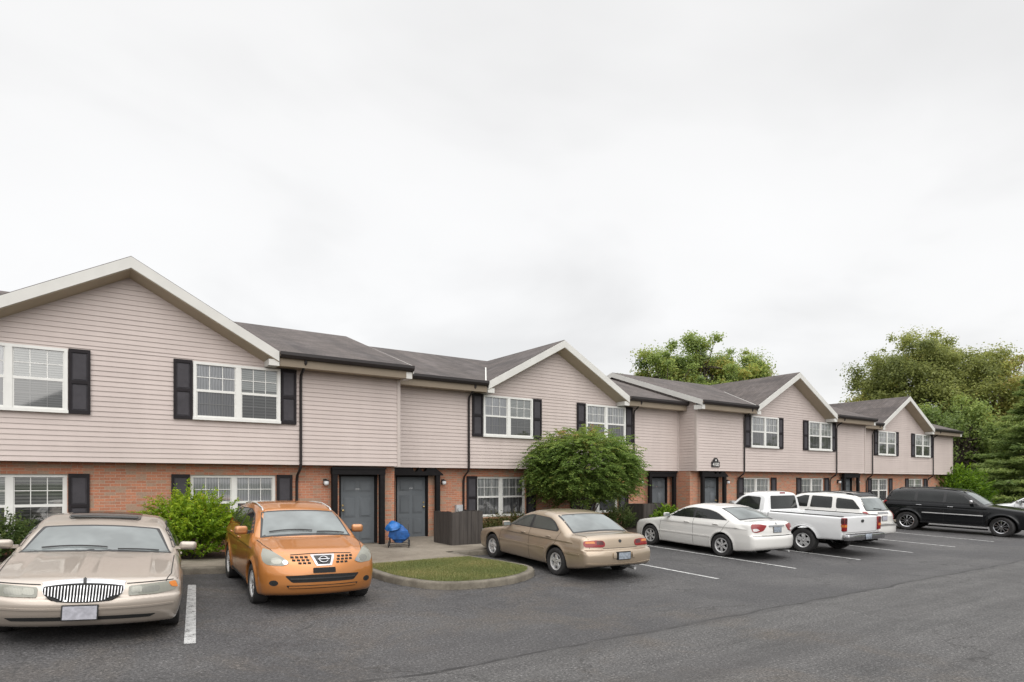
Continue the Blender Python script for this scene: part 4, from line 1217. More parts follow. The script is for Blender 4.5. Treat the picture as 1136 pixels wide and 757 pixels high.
# trees behind the roofs
tree('leafy_tree', 'leftmost sparse tree showing above the roof behind the second and third gables', 'tree', (41.3, 37, 0), 14.0, 2.9, 3.0, 6.5, 46, 0.8, 1150, 0.19, 0.13, 'leaf_green_far', 31, 0.42, 'trees behind the roof', 0.3, gaps=0.2, dens=0.85)
tree('leafy_tree', 'middle and tallest tree showing above the roof behind the third gable', 'tree', (45.2, 36, 0), 14.6, 3.3, 3.3, 5.5, 74, 0.9, 1150, 0.19, 0.13, 'leaf_green_far', 32, 0.52, 'trees behind the roof', 0.32, gaps=0.06, dens=0.9)
tree('leafy_tree', 'rightmost yellowish tree showing above the roof behind the third gable', 'tree', (49.0, 35, 0), 13.9, 2.9, 3.0, 5.0, 62, 0.85, 1150, 0.19, 0.13, 'leaf_green_far', 33, 0.60, 'trees behind the roof', 0.3, gaps=0.08, dens=0.9)
# big trees beyond the far end
tree('big_tree', 'largest olive and gold leafed tree towering behind the far end of the building', 'tree', (63.2, 27.0, 0), 15.3, 5.6, 5.4, 3.0, 190, 1.05, 1050, 0.20, 0.135, 'leaf_autumn', 41, 0.38, 'tall trees at the right', 0.5, clump_var=0.16, gaps=0.14)
tree('big_tree', 'tall rust tinted tree between the largest tree and the right edge', 'tree', (66.0, 21.5, 0), 13.2, 5.0, 5.2, 2.0, 150, 1.0, 1050, 0.20, 0.135, 'leaf_autumn', 42, 0.52, 'tall trees at the right', 0.4, clump_var=0.2, gaps=0.08)
tree('big_tree', 'lower olive tree just over the far gable roof in front of the largest tree', 'tree', (60.5, 30.5, 0), 10.0, 3.4, 3.6, 1.0, 70, 1.0, 760, 0.21, 0.14, 'leaf_autumn', 43, 0.42, 'tall trees at the right', 0.35)
tree('big_tree', 'dark tree standing low behind the corner shrub and the black vehicle', 'tree', (58.0, 22.0, 0), 8.6, 4.6, 3.6, 0.2, 90, 1.0, 760, 0.21, 0.14, 'leaf_green_far', 44, 0.25, 'tall trees at the right', 0.35)
tree('big_tree', 'green tree far off at the right edge above the silver car', 'tree', (70.0, 14.5, 0), 12.5, 5.5, 5.0, 0.5, 120, 1.05, 760, 0.21, 0.14, 'leaf_autumn', 45, 0.5, 'tall trees at the right', 0.4)
tree('big_tree', 'dark low tree filling the gap behind the silver car', 'tree', (66.0, 10.5, 0), 6.5, 4.8, 4.2, 0.0, 90, 1.0, 760, 0.21, 0.14, 'leaf_green_far', 46, 0.22, 'tall trees at the right', 0.3)

# pine with tiered boughs
def pine(x, y, h, rmax, label, seed):
    rng = np.random.default_rng(seed)
    root = empty('pine_tree', (x, y, 0.2), label, 'tree')
    Vs = []; Fs = []; T = []; k = 0; mb = MB()
    mb.tube([(0, 0, -0.1), (0.05, 0, h * 0.4), (0.02, 0.05, h * 0.97)], [0.22, 0.15, 0.02], 8)
    z = 0.5
    while z < h * 0.98:
        f = 1 - z / h
        rr = rmax * (f ** 0.72) * rng.uniform(0.8, 1.1) + 0.15
        nbough = int(7 + 5 * f)
        for b in range(nbough):
            az = rng.uniform(0, 2 * PI); ln = rr * rng.uniform(0.62, 1.12); rise = rng.uniform(-0.02, 0.16)
            d = np.array([math.cos(az), math.sin(az), 0.0]); sd = np.array([-d[1], d[0], 0])
            ts = np.linspace(0, 1, 6)
            mb.tube([tuple(d * ln * t + np.array([0, 0, z + rise * ln * t - 0.14 * ln * t * t + 0.16 * ln * max(0, t - 0.6)])) for t in ts], [0.035 * (1 - 0.8 * t) * (0.4 + f) for t in ts], 5)
            tint = np.clip(0.46 + rng.normal(0, 0.16), 0, 1)
            m = int(70 * ln + 15)
            t = rng.uniform(0.12, 1.03, m) ** 0.75
            w = (0.10 + 0.30 * np.sin(np.minimum(t, 1) * PI * 0.9)) * ln * 0.75
            off = rng.uniform(-1, 1, m)
            c = d[None] * (ln * t)[:, None] + sd[None] * (off * w)[:, None]
            c[:, 2] = z + rise * ln * t - 0.14 * ln * t * t + 0.16 * ln * np.maximum(0, t - 0.6) + rng.normal(0.03, 0.07, m) - 0.05 * np.abs(off)
            direc = d[None] * 0.9 + sd[None] * (off * 0.8)[:, None] + np.array([0, 0, 0.25]) + rng.normal(0, 0.25, (m, 3))
            nr = np.array([0, 0, 1.0]) + unit(m, rng) * 0.8; nr /= np.linalg.norm(nr, axis=1, keepdims=True)
            V, F = leaf_quads(c, nr, 0.34, 0.075, rng, direc=direc)
            Vs.append(V); Fs.append(F + k); k += len(V); T.append(np.repeat(np.clip(tint + rng.normal(0, 0.08, m) + 0.12 * (t - 0.5), 0, 1), 4))
        z += rng.uniform(0.34, 0.5)
    np_mesh('crown', np.concatenate(Vs), np.concatenate(Fs), 'needle', root, tint=np.concatenate(T))
    mb.build('trunk', 'bark', root, 60)
pine(54.5, 16.2, 9.0, 4.1, 'broad green pine with tiered boughs between the building end and the right edge', 51)
pine(60.5, 16.5, 8.4, 4.0, 'second green pine standing farther back at the right edge', 52)
tag(np_mesh('treeline', *(lambda r: crown_leaves([(90 + r.uniform(-9, 9), yy, r.uniform(1, 8.5), r.uniform(1.6, 2.6)) for yy in np.linspace(-60, 80, 150)] + [(r.uniform(20, 95), 82 + r.uniform(-5, 5), r.uniform(1, 6), 2.2) for _ in range(60)], 60, 0.7, 0.45, r, 0.4, 0.2)[:2])(np.random.default_rng(61)), 'leaf_green_far'), 'distant dark band of woods beyond the parking lot', 'woods', None, 'stuff')

# ------------------------------------------------------------------ vehicles
# every body is one smooth implicit solid (hull + cabin, wheel wells taken out), meshed by surface nets;
# glass, lamps, trim and gaps are patches laid on that same surface.
class Curve:
    """monotone cubic through points, straight beyond the ends"""
    def __init__(s, pts):
        p = np.array(pts, float); s.x, s.y = p[:, 0], p[:, 1]
        h = np.diff(s.x); d = np.diff(s.y) / h
        m = np.zeros(len(p)); m[0], m[-1] = d[0], d[-1]
        for i in range(1, len(p) - 1):
            if d[i - 1] * d[i] > 0:
                w1, w2 = 2 * h[i] + h[i - 1], h[i] + 2 * h[i - 1]
                m[i] = (w1 + w2) / (w1 / d[i - 1] + w2 / d[i])
        s.m, s.h = m, h
        s.tx = np.linspace(p[0, 0] - 1.2, p[-1, 0] + 1.2, 6000); s.ty = s.exact(s.tx)
    def __call__(s, q):
        q = np.asarray(q, float)
        return np.interp(q, s.tx, s.ty)
    def exact(s, q):
        q = np.asarray(q, float)
        i = np.clip(np.searchsorted(s.x, q) - 1, 0, len(s.h) - 1)
        h = s.h[i]; t = (q - s.x[i]) / h; tc = np.clip(t, 0, 1)
        v = (2 * tc ** 3 - 3 * tc ** 2 + 1) * s.y[i] + (tc ** 3 - 2 * tc ** 2 + tc) * h * s.m[i] + (-2 * tc ** 3 + 3 * tc ** 2) * s.y[i + 1] + (tc ** 3 - tc ** 2) * h * s.m[i + 1]
        return v + np.where(t < 0, (t - tc) * h * s.m[0], np.where(t > 1, (t - tc) * h * s.m[-1], 0))

def smax(a, b, k):
    h = np.maximum(k - np.abs(a - b), 0) / k
    return np.maximum(a, b) + h * h * k * 0.25
def smin(a, b, k): return -smax(-a, -b, k)

class Body:
    def __init__(s, c):
        s.c = c; s.L, s.W, s.H = c['L'], c['W'], c['H']
        s.T = Curve(c['top']); s.Bo = Curve(c['bot']); s.HW = Curve(c['half']); s.SI = Curve(c['side'])
        s.RF = Curve(c['roof']); s.XF = Curve(c['front']); s.XR = Curve(c['rear'])
        s.hm = s.W / 2; s.xm = c.get('xm', s.L * 0.52)
        s.wheels = [(c['fo'], c['wr']), (c['fo'] + c['wb'], c['wr'])]
    def F(s, x, y, z):
        c = s.c; ay = np.abs(y)
        hw = s.HW(x); w = hw - s.SI(z)
        R_ = c['wr'] + c.get('gap', 0.055)
        for xw, zw in s.wheels:     # flares
            d = np.sqrt((x - xw) ** 2 + (z - zw) ** 2) - R_
            w = w + c.get('flare', 0.012) * np.exp(-((d - 0.015) / 0.05) ** 2) * (d > -0.2)
        for zc, amp, sg in c.get('crease', []):
            w = w + amp * np.exp(-((z - zc) / sg) ** 2)
        t = s.T(x) - c.get('crown', 0.07) * (ay / hw) ** 2.4
        dT = (s.T(x + 0.01) - s.T(x - 0.01)) / 0.02
        a = (z - t) / np.sqrt(1 + dT * dT)
        for hx0, hx1, hy, amp in c.get('hoodlines', []):
            a = a - amp * np.exp(-((ay - hy) / 0.045) ** 2) * (x > hx0) * (x < hx1)
        b = ay - w
        yn = ay / s.hm
        e = (s.XF(z) + c.get('cf', 0.2) * yn ** c.get('pf', 2.6) - x) / 1.08
        g = (x - (s.XR(z) - c.get('cr', 0.14) * yn ** c.get('pr', 2.8))) / 1.05
        low = smax(smax(a, b, c.get('kt', 0.10)), s.Bo(x) - z, 0.06)
        low = smax(low, smax(e, g, 0.05), c.get('ke', 0.09))
        if c.get('extra_low'): low = c['extra_low'](s, low, x, y, z)
        # cabin
        sg = np.tanh((x - s.xm) / 0.35)
        xe = x + sg * c.get('kw', 0.16) * ay * ay
        r = s.RF(xe); dR = (s.RF(xe + 0.02) - s.RF(xe - 0.02)) / 0.04
        a2 = (z - r + c.get('rcrown', 0.035) * (ay / 0.6) ** 2) / np.sqrt(1 + dR * dR)
        zb = c['belt']
        yb = hw - c.get('shoulder', 0.07) - c.get('tum', 0.30) * (z - zb) - c.get('tum2', 0.25) * np.maximum(z - zb, 0) ** 2
        b2 = (ay - yb) / 1.05
        cab = np.maximum(smax(a2, b2, c.get('kr', 0.11)), zb - 0.15 - z)
        f = smin(low, cab, c.get('ks', 0.035))
        for xw, zw in s.wheels:
            q = np.sqrt((x - xw) ** 2 + (z - zw) ** 2) - R_
            hole = np.maximum(q, (s.hm - 0.36) - ay)
            f = smax(f, -hole, 0.012)
        if c.get('extra'): f = c['extra'](s, f, x, y, z)
        return f
    def mesh(s, h):
        lo = np.array([-0.12, -s.hm - 0.10, 0.08]); hi = np.array([s.L + 0.12, s.hm + 0.10, s.H + 0.12])
        n = np.ceil((hi - lo) / h).astype(int) + 1
        ax = [lo[i] + h * np.arange(n[i]) for i in range(3)]
        v = np.empty(tuple(n), np.float32)
        for i0 in range(0, n[0], 24):
            xs = ax[0][i0:i0 + 24]
            v[i0:i0 + 24] = s.F(xs[:, None, None], ax[1][None, :, None], ax[2][None, None, :])
        ins = v < 0
        cs = [(a, b, c) for a in (0, 1) for b in (0, 1) for c in (0, 1)]
        sl = lambda k: tuple(slice(o, n[i] - 1 + o) for i, o in enumerate(k))
        shp = tuple(n - 1); acc = np.zeros(shp + (3,), np.float32); cnt = np.zeros(shp, np.float32)
        for p in cs:
            for d in range(3):
                if p[d]: continue
                q = list(p); q[d] = 1; q = tuple(q)
                va, vb = v[sl(p)], v[sl(q)]
                m = (va < 0) != (vb < 0)
                t = np.where(m, va / np.where(m, va - vb, 1), 0)
                for i in range(3): acc[..., i] += np.where(m, p[i] + (t if i == d else 0), 0)
                cnt += m
        cell = np.argwhere(cnt > 0); idx = -np.ones(shp, np.int64); idx[tuple(cell.T)] = np.arange(len(cell))
        P = lo + h * (cell + acc[tuple(cell.T)] / cnt[tuple(cell.T)][:, None])
        quads = []
        for d in range(3):
            e1, e2 = [(1, 2), (2, 0), (0, 1)][d]
            A = [slice(None)] * 3; Bs = [slice(None)] * 3; A[d] = slice(0, -1); Bs[d] = slice(1, None)
            ch = ins[tuple(A)] != ins[tuple(Bs)]; loc = np.argwhere(ch)
            ok = (loc[:, e1] > 0) & (loc[:, e2] > 0) & (loc[:, e1] < shp[e1]) & (loc[:, e2] < shp[e2]); loc = loc[ok]
            o1 = np.zeros(3, int); o1[e1] = 1; o2 = np.zeros(3, int); o2[e2] = 1
            q = np.stack([idx[tuple((loc - o1 - o2).T)], idx[tuple((loc - o2).T)], idx[tuple(loc.T)], idx[tuple((loc - o1).T)]], 1)
            sgn = ins[tuple(loc.T)]
            q = np.where(sgn[:, None], q, q[:, ::-1]); quads.append(q)
        Q = np.concatenate(quads)
        for _ in range(3):
            f0 = s.F(P[:, 0], P[:, 1], P[:, 2]); g = s.grad(P)
            step = np.clip(f0 / (np.sum(g * g, 1) + 1e-6), -h, h)
            P = P - g * step[:, None] * 0.9
        return P, Q
    def grad(s, P, e=0.004):
        x, y, z = P.T
        return np.stack([(s.F(x + e, y, z) - s.F(x - e, y, z)), (s.F(x, y + e, z) - s.F(x, y - e, z)), (s.F(x, y, z + e) - s.F(x, y, z - e))], 1) / (2 * e)
    def cast(s, O, D, far):
        """first hit of rays on the surface"""
        n = 70; lo = np.zeros(len(O)); hi = np.full(len(O), far); found = np.zeros(len(O), bool)
        prev = np.zeros(len(O))
        for k in range(1, n + 1):
            t = far * k / n; p = O + D * t
            f = s.F(p[:, 0], p[:, 1], p[:, 2])
            new = (~found) & (f < 0)
            lo[new] = prev[new]; hi[new] = t; found |= new; prev[:] = t
            if found.all(): break
        for _ in range(13):
            m = (lo + hi) / 2; p = O + D * m[:, None]
            f = s.F(p[:, 0], p[:, 1], p[:, 2]); lo = np.where(f < 0, lo, m); hi = np.where(f < 0, m, hi)
        return O + D * lo[:, None], found
    def proj(s, how, uv, off=0.0):
        uv = np.asarray(uv, float); n = len(uv); u, v = uv[:, 0], uv[:, 1]; o = np.zeros(n)
        if how in ('left', 'right'):
            sg = -1 if how == 'left' else 1
            O = np.stack([u, o + sg * (s.hm + 0.2), v], 1); D = np.tile([0, -sg, 0.0], (n, 1)); far = s.hm + 0.2
        elif how == 'front': O = np.stack([o - 0.2, u, v], 1); D = np.tile([1.0, 0, 0], (n, 1)); far = 1.6
        elif how == 'rear': O = np.stack([o + s.L + 0.3, u, v], 1); D = np.tile([-1.0, 0, 0], (n, 1)); far = 2.2
        elif how == 'top': O = np.stack([u, v, o + s.H + 0.3], 1); D = np.tile([0, 0, -1.0], (n, 1)); far = s.H
        elif how == 'cabin_rear': O = np.stack([o + s.L + 0.3, u, v], 1); D = np.tile([-1.0, 0, 0], (n, 1)); far = s.L
        else:   # ('dir', angle): horizontal direction, u measured across it
            a = how[1]; d = np.array([math.cos(a), math.sin(a), 0.0]); r = np.array([-math.sin(a), math.cos(a), 0.0])
            piv = np.array(how[2] + (0.0,)) if len(how[2]) == 2 else np.array(how[2])
            O = piv[None] + r[None] * u[:, None] + np.array([0, 0, 1.0])[None] * v[:, None] - d[None] * 1.2; D = np.tile(d, (n, 1)); far = 2.4
        p, ok = s.cast(O, D, far)
        if off:
            g = s.grad(p); g /= np.linalg.norm(g, axis=1, keepdims=True) + 1e-9
            p = p + g * off
        return p

def rpoly(pts, r=0.03, seg=4):
    """polygon with rounded corners; r scalar or per corner"""
    n = len(pts); out = []
    rr = r if isinstance(r, (list, tuple)) else [r] * n
    for i in range(n):
        p = np.array(pts[i], float); a = np.array(pts[i - 1], float); b = np.array(pts[(i + 1) % n], float)
        la, lb = np.linalg.norm(a - p), np.linalg.norm(b - p)
        k = min(rr[i], la * 0.45, lb * 0.45)
        if k < 1e-4: out.append(tuple(p)); continue
        q0, q1 = p + (a - p) / la * k, p + (b - p) / lb * k
        for j in range(seg + 1):
            t = j / seg; out.append(tuple((1 - t) ** 2 * q0 + 2 * t * (1 - t) * p + t * t * q1))
    return out

def densify(poly, step):
    out = []
    for i in range(len(poly)):
        a = np.array(poly[i]); b = np.array(poly[(i + 1) % len(poly)]); n = max(1, int(np.linalg.norm(b - a) / step))
        for k in range(n): out.append(tuple(a + (b - a) * k / n))
    return out

def patch(bd, name, poly, how, mat, parent, off=0.006, step=0.06, depth=0.02, mats=None, rough=None):
    """a skin cut to a polygon and laid on the body, with a rim turned into it"""
    poly = densify(poly, step); n = len(poly)
    xs = [p[0] for p in poly]; ys = [p[1] for p in poly]
    grid = [(x, y) for x in np.arange(min(xs) + step / 2, max(xs), step) for y in np.arange(min(ys) + step / 2, max(ys), step)]
    pa = np.array(poly)
    grid = [g for g in grid if in_poly(g[0], g[1], poly) and np.min(np.hypot(pa[:, 0] - g[0], pa[:, 1] - g[1])) > step * 0.45]
    vs, es, ts, *_ = geometry.delaunay_2d_cdt([Vector(p) for p in poly] + [Vector(g) for g in grid], [(i, (i + 1) % n) for i in range(n)], [], 1, 1e-7)
    uv = np.array([tuple(v) for v in vs])
    p = bd.proj(how, uv, off)
    F = [tuple(t) for t in ts]
    # border edges
    cnt = {}
    for t in F:
        for i in range(len(t)):
            e = (t[i], t[(i + 1) % len(t)]); k = tuple(sorted(e)); cnt.setdefault(k, []).append(e)
    bord = [v[0] for v in cnt.values() if len(v) == 1]
    bi = sorted({i for e in bord for i in e}); mp = {b: len(p) + k for k, b in enumerate(bi)}
    g = bd.grad(p[bi]); g /= np.linalg.norm(g, axis=1, keepdims=True) + 1e-9
    V = np.concatenate([p, p[bi] - g * (off + depth)])
    F += [(b, a, mp[a], mp[b]) for a, b in bord]
    me = bpy.data.meshes.new(name); me.from_pydata([tuple(q) for q in V], [], F); me.materials.append(M[mat])
    bm = bmesh.new(); bm.from_mesh(me); bmesh.ops.recalc_face_normals(bm, faces=bm.faces)
    # outward check
    bm.faces.ensure_lookup_table()
    f0 = bm.faces[0]; c = f0.calc_center_median(); gd = bd.grad(np.array([tuple(c)]))[0]
    if f0.normal.dot(Vector(gd)) < 0: bmesh.ops.reverse_faces(bm, faces=bm.faces)
    bm.to_mesh(me); bm.free()
    me.polygons.foreach_set('use_smooth', [True] * len(me.polygons)); me.set_sharp_from_angle(angle=R(50))
    o = bpy.data.objects.new(name, me); C.objects.link(o); o.parent = parent
    return o

def strip_mesh(bd, mb, pts, how, width, off=0.0025, step=0.05, m=0):
    """thin ribbon along a polyline on the body"""
    q = [np.array(pts[0], float)]
    for a, b in zip(pts[:-1], pts[1:]):
        a, b = np.array(a, float), np.array(b, float); n = max(1, int(np.linalg.norm(b - a) / step))
        for k in range(1, n + 1): q.append(a + (b - a) * k / n)
    q = np.array(q); t = np.gradient(q, axis=0); t /= np.linalg.norm(t, axis=1, keepdims=True) + 1e-9
    nn = np.stack([-t[:, 1], t[:, 0]], 1) * width / 2
    a = bd.proj(how, q + nn, off); b = bd.proj(how, q - nn, off)
    a2 = bd.proj(how, q + nn, -0.004); b2 = bd.proj(how, q - nn, -0.004)
    for i in range(len(q) - 1):
        if np.linalg.norm(a[i + 1] - a[i]) > step * 5 or np.linalg.norm(b[i + 1] - b[i]) > step * 5: continue
        mb.face([a[i], a[i + 1], b[i + 1], b[i]], m)
        if off > 0.006:
            mb.face([a[i], a2[i], a2[i + 1], a[i + 1]], m); mb.face([b[i], b[i + 1], b2[i + 1], b2[i]], m)

def wheel(parent, x, y, r, side, w=0.20, rim=0.66, n=5, style='spoke', mat='alloy', steer=0.0):
    """tyre with a rim of spokes as its sub-parts; origin at the hub"""
    root = bpy.data.objects.new('wheel', None); C.objects.link(root); root.parent = parent; root.location = (x, y, r); root.rotation_euler = (0, 0, steer)
    root.empty_display_size = 0.1
    s = side; rr = r * rim
    t = MB()
    prof = [(rr - 0.012, -w * 0.42), (rr + 0.01, -w * 0.47), (r * 0.86, -w * 0.52), (r * 0.955, -w * 0.49), (r * 0.99, -w * 0.40), (r, -w * 0.2), (r, w * 0.2), (r * 0.99, w * 0.40), (r * 0.955, w * 0.49), (r * 0.86, w * 0.52), (rr + 0.012, w * 0.47), (rr - 0.004, w * 0.42)]
    t.lathe_y(prof, 0, 0, 0, 48, sgn=s)
    t.build('tyre', 'rubber', root, 45)
    m = MB()
    o = w * 0.43
    m.lathe_y([(rr - 0.012, -w * 0.42), (rr - 0.02, o * 0.1), (rr - 0.018, o * 0.8), (rr + 0.004, o), (rr - 0.004, o * 1.04), (rr - 0.026, o * 0.92), (rr - 0.03, o * 0.4), (rr - 0.035, -w * 0.3)], 0, 0, 0, 48, 0, s)
    m.lathe_y([(rr - 0.03, -0.01), (0.001, -0.012)], 0, 0, 0, 32, 1, s)          # dark inside
    hub = 0.062 if n < 8 else 0.05
    m.lathe_y([(hub, o * 0.2), (hub, o * 0.72), (hub * 0.6, o * 0.86), (0.001, o * 0.9)], 0, 0, 0, 24, 0, s)
    for k in range(n):
        a = 2 * PI * k / n + PI / 2; ca, sa = math.cos(a), math.sin(a)
        wi, wo = (0.050, 0.040) if n <= 5 else ((0.036, 0.032) if n < 8 else (0.020, 0.024))
        if style == 'wide': wi, wo = 0.055, 0.078
        def P(q, l, d): return (q * ca - l * sa, s * d, q * sa + l * ca)
        q0, q1 = hub * 0.6, rr - 0.02
        d0, d1, dm = o * 0.84, o * 0.80, o * 0.90
        qm = (q0 + q1) / 2; wm = (wi + wo) / 2 * 0.86
        for (qa, la, da), (qb, lb, db) in (((q0, wi, d0), (qm, wm, dm)), ((qm, wm, dm), (q1, wo, d1))):
            lo = [P(qa, -la, da - 0.03), P(qa, -la * 0.8, da), P(qa, la * 0.8, da), P(qa, la, da - 0.03)]
            hi = [P(qb, -lb, db - 0.03), P(qb, -lb * 0.8, db), P(qb, lb * 0.8, db), P(qb, lb, db - 0.03)]
            m.prism(lo, hi)
    for k in range(5):
        a = 2 * PI * k / 5; m.tube([(0.042 * math.cos(a), s * o * 0.7, 0.042 * math.sin(a)), (0.042 * math.cos(a), s * (o * 0.9 + 0.004), 0.042 * math.sin(a))], 0.008, 6, 1)
    m.build('rim', [mat, 'under'], root, 40)
    return root

def rbox(name, loc, size, mat, parent, r=0.02, rot=(0, 0, 0), seg=3, taper=None):
    mb = MB(); x, y, z = [q / 2 for q in size]
    mb.box(-x, x, -y, y, -z, z)
    if taper:
        mb.v = [(vx * (1 - taper * (vx > 0)) if False else vx, vy * (1 - taper * (vx < 0)), vz * (1 - taper * (vx < 0))) for vx, vy, vz in mb.v]
    o = mb.build(name, mat, parent); bevel_obj(o, min(r, min(x, y, z) * 0.95), seg)
    o.location = loc; o.rotation_euler = rot
    return o

def mirror_part(parent, x, y, z, side, mat, size=(0.11, 0.22, 0.14), arm='black_plastic'):
    o = rbox('wing_mirror', (x, y + side * size[1] * 0.62, z), size, mat, parent, 0.045, (0, 0, side * R(12)), 4)
    g = MB(); a, b = size[1] * 0.40, size[2] * 0.36
    g.box(size[0] / 2 - 0.004, size[0] / 2 + 0.003, -a, a, -b, b); q = g.build('mirror_glass', 'glass_pale', o)
    mb = MB(); mb.box(-0.035, 0.035, -size[1] * 0.75, -size[1] * 0.2, -size[2] * 0.45, -size[2] * 0.1) if side > 0 else mb.box(-0.035, 0.035, size[1] * 0.2, size[1] * 0.75, -size[2] * 0.45, -size[2] * 0.1)
    mb.build('mirror_arm', arm, o)
    return o

def plate(bd, parent, how, z, mat='plate', w=0.305, h=0.155, tilt=0.0, frame='black_plastic', y=0.0, off=0.012):
    p = bd.proj(how, [(y, z)], off)[0]; s = -1 if how == 'front' else 1
    root = rbox('licence_plate', tuple(p + np.array([s * 0.008, 0, 0])), (0.014, w + 0.03, h + 0.03), frame, parent, 0.006, (0, R(tilt), 0), 1)
    mb = MB(); mb.box(s * 0.007, s * 0.011, -w / 2, w / 2, -h / 2, h / 2); mb.build('plate_face', mat, root)
    return root

def finish_body(bd, h, mat, parent, dark_below=None):
    P, Q = bd.mesh(h)
    cx = P[Q].mean(1); g = bd.grad(cx); nz = g[:, 2] / (np.linalg.norm(g, axis=1) + 1e-9)
    mi = np.zeros(len(Q), int)
    mi[(nz < -0.86) & (cx[:, 2] < bd.Bo(cx[:, 0]) + 0.10)] = 1
    Rr = bd.c['wr'] + bd.c.get('gap', 0.055)
    for xw, zw in bd.wheels:
        d = np.hypot(cx[:, 0] - xw, cx[:, 2] - zw)
        mi[(d < Rr + 0.006) & (np.abs(cx[:, 1]) < bd.HW(cx[:, 0]) - 0.028)] = 1
        mi[(np.abs(cx[:, 1]) < bd.hm - 0.33) & (d < Rr + 0.03) & (np.abs(cx[:, 1]) > bd.hm - 0.40) & (cx[:, 2] < Rr + zw)] = 1
    if dark_below is not None: mi[cx[:, 2] < dark_below(cx)] = 2
    o = np_mesh('body', P, Q, [mat, 'under', 'grey_plastic'], parent, True, mi)
    n = bd.grad(P); n /= np.linalg.norm(n, axis=1, keepdims=True) + 1e-9
    try: o.data.normals_split_custom_set_from_vertices([tuple(q) for q in n])
    except Exception as e: print('normals', e)
    return o

def car_root(name, label, cat, x, y, head, group='cars parked along the kerb', scale=(1, 1, 1)):
    """x, y: plan position of the middle between the axles; head: degrees, 0 = nose to the building, turning towards +x"""
    r = bpy.data.objects.new(name, None); C.objects.link(r); tag(r, label, cat, group); r.empty_display_size = 0.3
    hs, hp = math.sin(R(head)), math.cos(R(head))
    X = Vector((-hs, -hp, 0))
    e = 1.3
    X.z = (gz(x - hs * e, y - hp * e) - gz(x + hs * e, y + hp * e)) / (2 * e); X.normalize()
    Yv = Vector((hp, -hs, 0)); Yv.z = (gz(x + hp * 0.75, y - hs * 0.75) - gz(x - hp * 0.75, y + hs * 0.75)) / 1.5; Yv.normalize()
    Z = X.cross(Yv).normalized(); Yv = Z.cross(X)
    mt = Matrix((X, Yv, Z)).transposed().to_4x4()
    zc = (gz(x - hs * e, y - hp * e) + gz(x + hs * e, y + hp * e)) / 2
    mt.translation = (x, y, zc)
    S = Matrix.Diagonal((*scale, 1))
    r.matrix_world = mt @ S
    return r

class Rig:
    """parts of one vehicle are modelled in body coordinates (x from the nose) below an offset"""
    pass

def common(bd, root, h, mat, spec):
    """body, glass, wheels, mirrors, handles, gaps"""
    c = bd.c
    objs = []
    body = finish_body(bd, h, mat, root, spec.get('dark_below'))
    for poly, r in spec.get('windshield', []): patch(bd, 'windshield', rpoly(poly, r), 'top', spec.get('wmat', 'glass_green'), root, 0.004, 0.07, 0.012)
    for poly, r in spec.get('windshield_edge', []): patch(bd, 'windshield_surround', rpoly(poly, r), 'top', 'black_plastic', root, 0.0015, 0.07, 0.01)
    for poly, r in spec.get('rear_glass', []): patch(bd, 'rear_window', rpoly(poly, r), spec.get('rg_how', 'top'), spec.get('rmat', 'glass_green'), root, 0.004, 0.07, 0.012)
    for poly, r in spec.get('rear_glass_edge', []): patch(bd, 'rear_window_surround', rpoly(poly, r), spec.get('rg_how', 'top'), 'black_plastic', root, 0.0015, 0.07, 0.01)
    for sd in spec.get('sides', ('left', 'right')):
        for poly, r in spec.get('dlo', []): patch(bd, 'window_surround', rpoly(poly, r), sd, spec.get('dlomat', 'black_plastic'), root, 0.002, 0.06, 0.012)
        for poly, r in spec.get('glass', []): patch(bd, 'side_window', rpoly(poly, r), sd, spec.get('gmat', 'glass_dark'), root, 0.0055, 0.06, 0.012)
        for poly, r, mt in spec.get('side_patch', []): patch(bd, 'side_trim', rpoly(poly, r), sd, mt, root, 0.012, 0.06, 0.02)
        for hx, hz, hm in spec.get('handles', []):
            p = bd.proj(sd, [(hx, hz)], 0.012)[0]
            o = rbox('door_handle', tuple(p), (0.19, 0.03, 0.032), hm, root, 0.012)
    mb = MB()
    for sd in spec.get('sides', ('left', 'right')):
        for ln in spec.get('gaps', []): strip_mesh(bd, mb, ln, sd, 0.009)
    for ln in spec.get('top_gaps', []): strip_mesh(bd, mb, ln, 'top', 0.010)
    for how, ln in spec.get('other_gaps', []): strip_mesh(bd, mb, ln, how, 0.010)
    if mb.v: mb.build('panel_gaps', 'under', root)
    for i, xw in enumerate((c['fo'], c['fo'] + c['wb'])):
        for s in (-1, 1):
            wheel(root, xw, s * (bd.hm - spec.get('inset', 0.115)), c['wr'], s, **spec['wheel'], steer=spec.get('steer', 0.0) if i == 0 else 0.0)
    ax = MB()
    for xw in (c['fo'], c['fo'] + c['wb']): ax.tube([(xw, -bd.hm + 0.25, c['wr']), (xw, bd.hm - 0.25, c['wr'])], 0.05, 8)
    ax.tube([(c['fo'] + 0.5, 0.35, 0.2), (c['fo'] + c['wb'] + 0.6, 0.35, 0.22)], 0.035, 8)
    ax.build('axle', 'under', root)
    return body

def shift(root, c):
    """move part origins so the root sits midway between the axles"""
    off = Vector((-(c['fo'] + c['wb'] / 2), 0, 0))
    for ch in root.children:
        ch.location = ch.location + off

def poly_mirror(poly): return [(-a, b) for a, b in poly][::-1]

def scr(xb, xt, yb, yt, k):
    """windscreen outline seen from above: base x, top x, half widths, plan sweep (negative for a rear window)"""
    b = [(xb + k * y * y, y) for y in np.linspace(-yb, yb, 9)]
    t = [(xt + k * y * y, y) for y in np.linspace(yt, -yt, 7)]
    return b + t

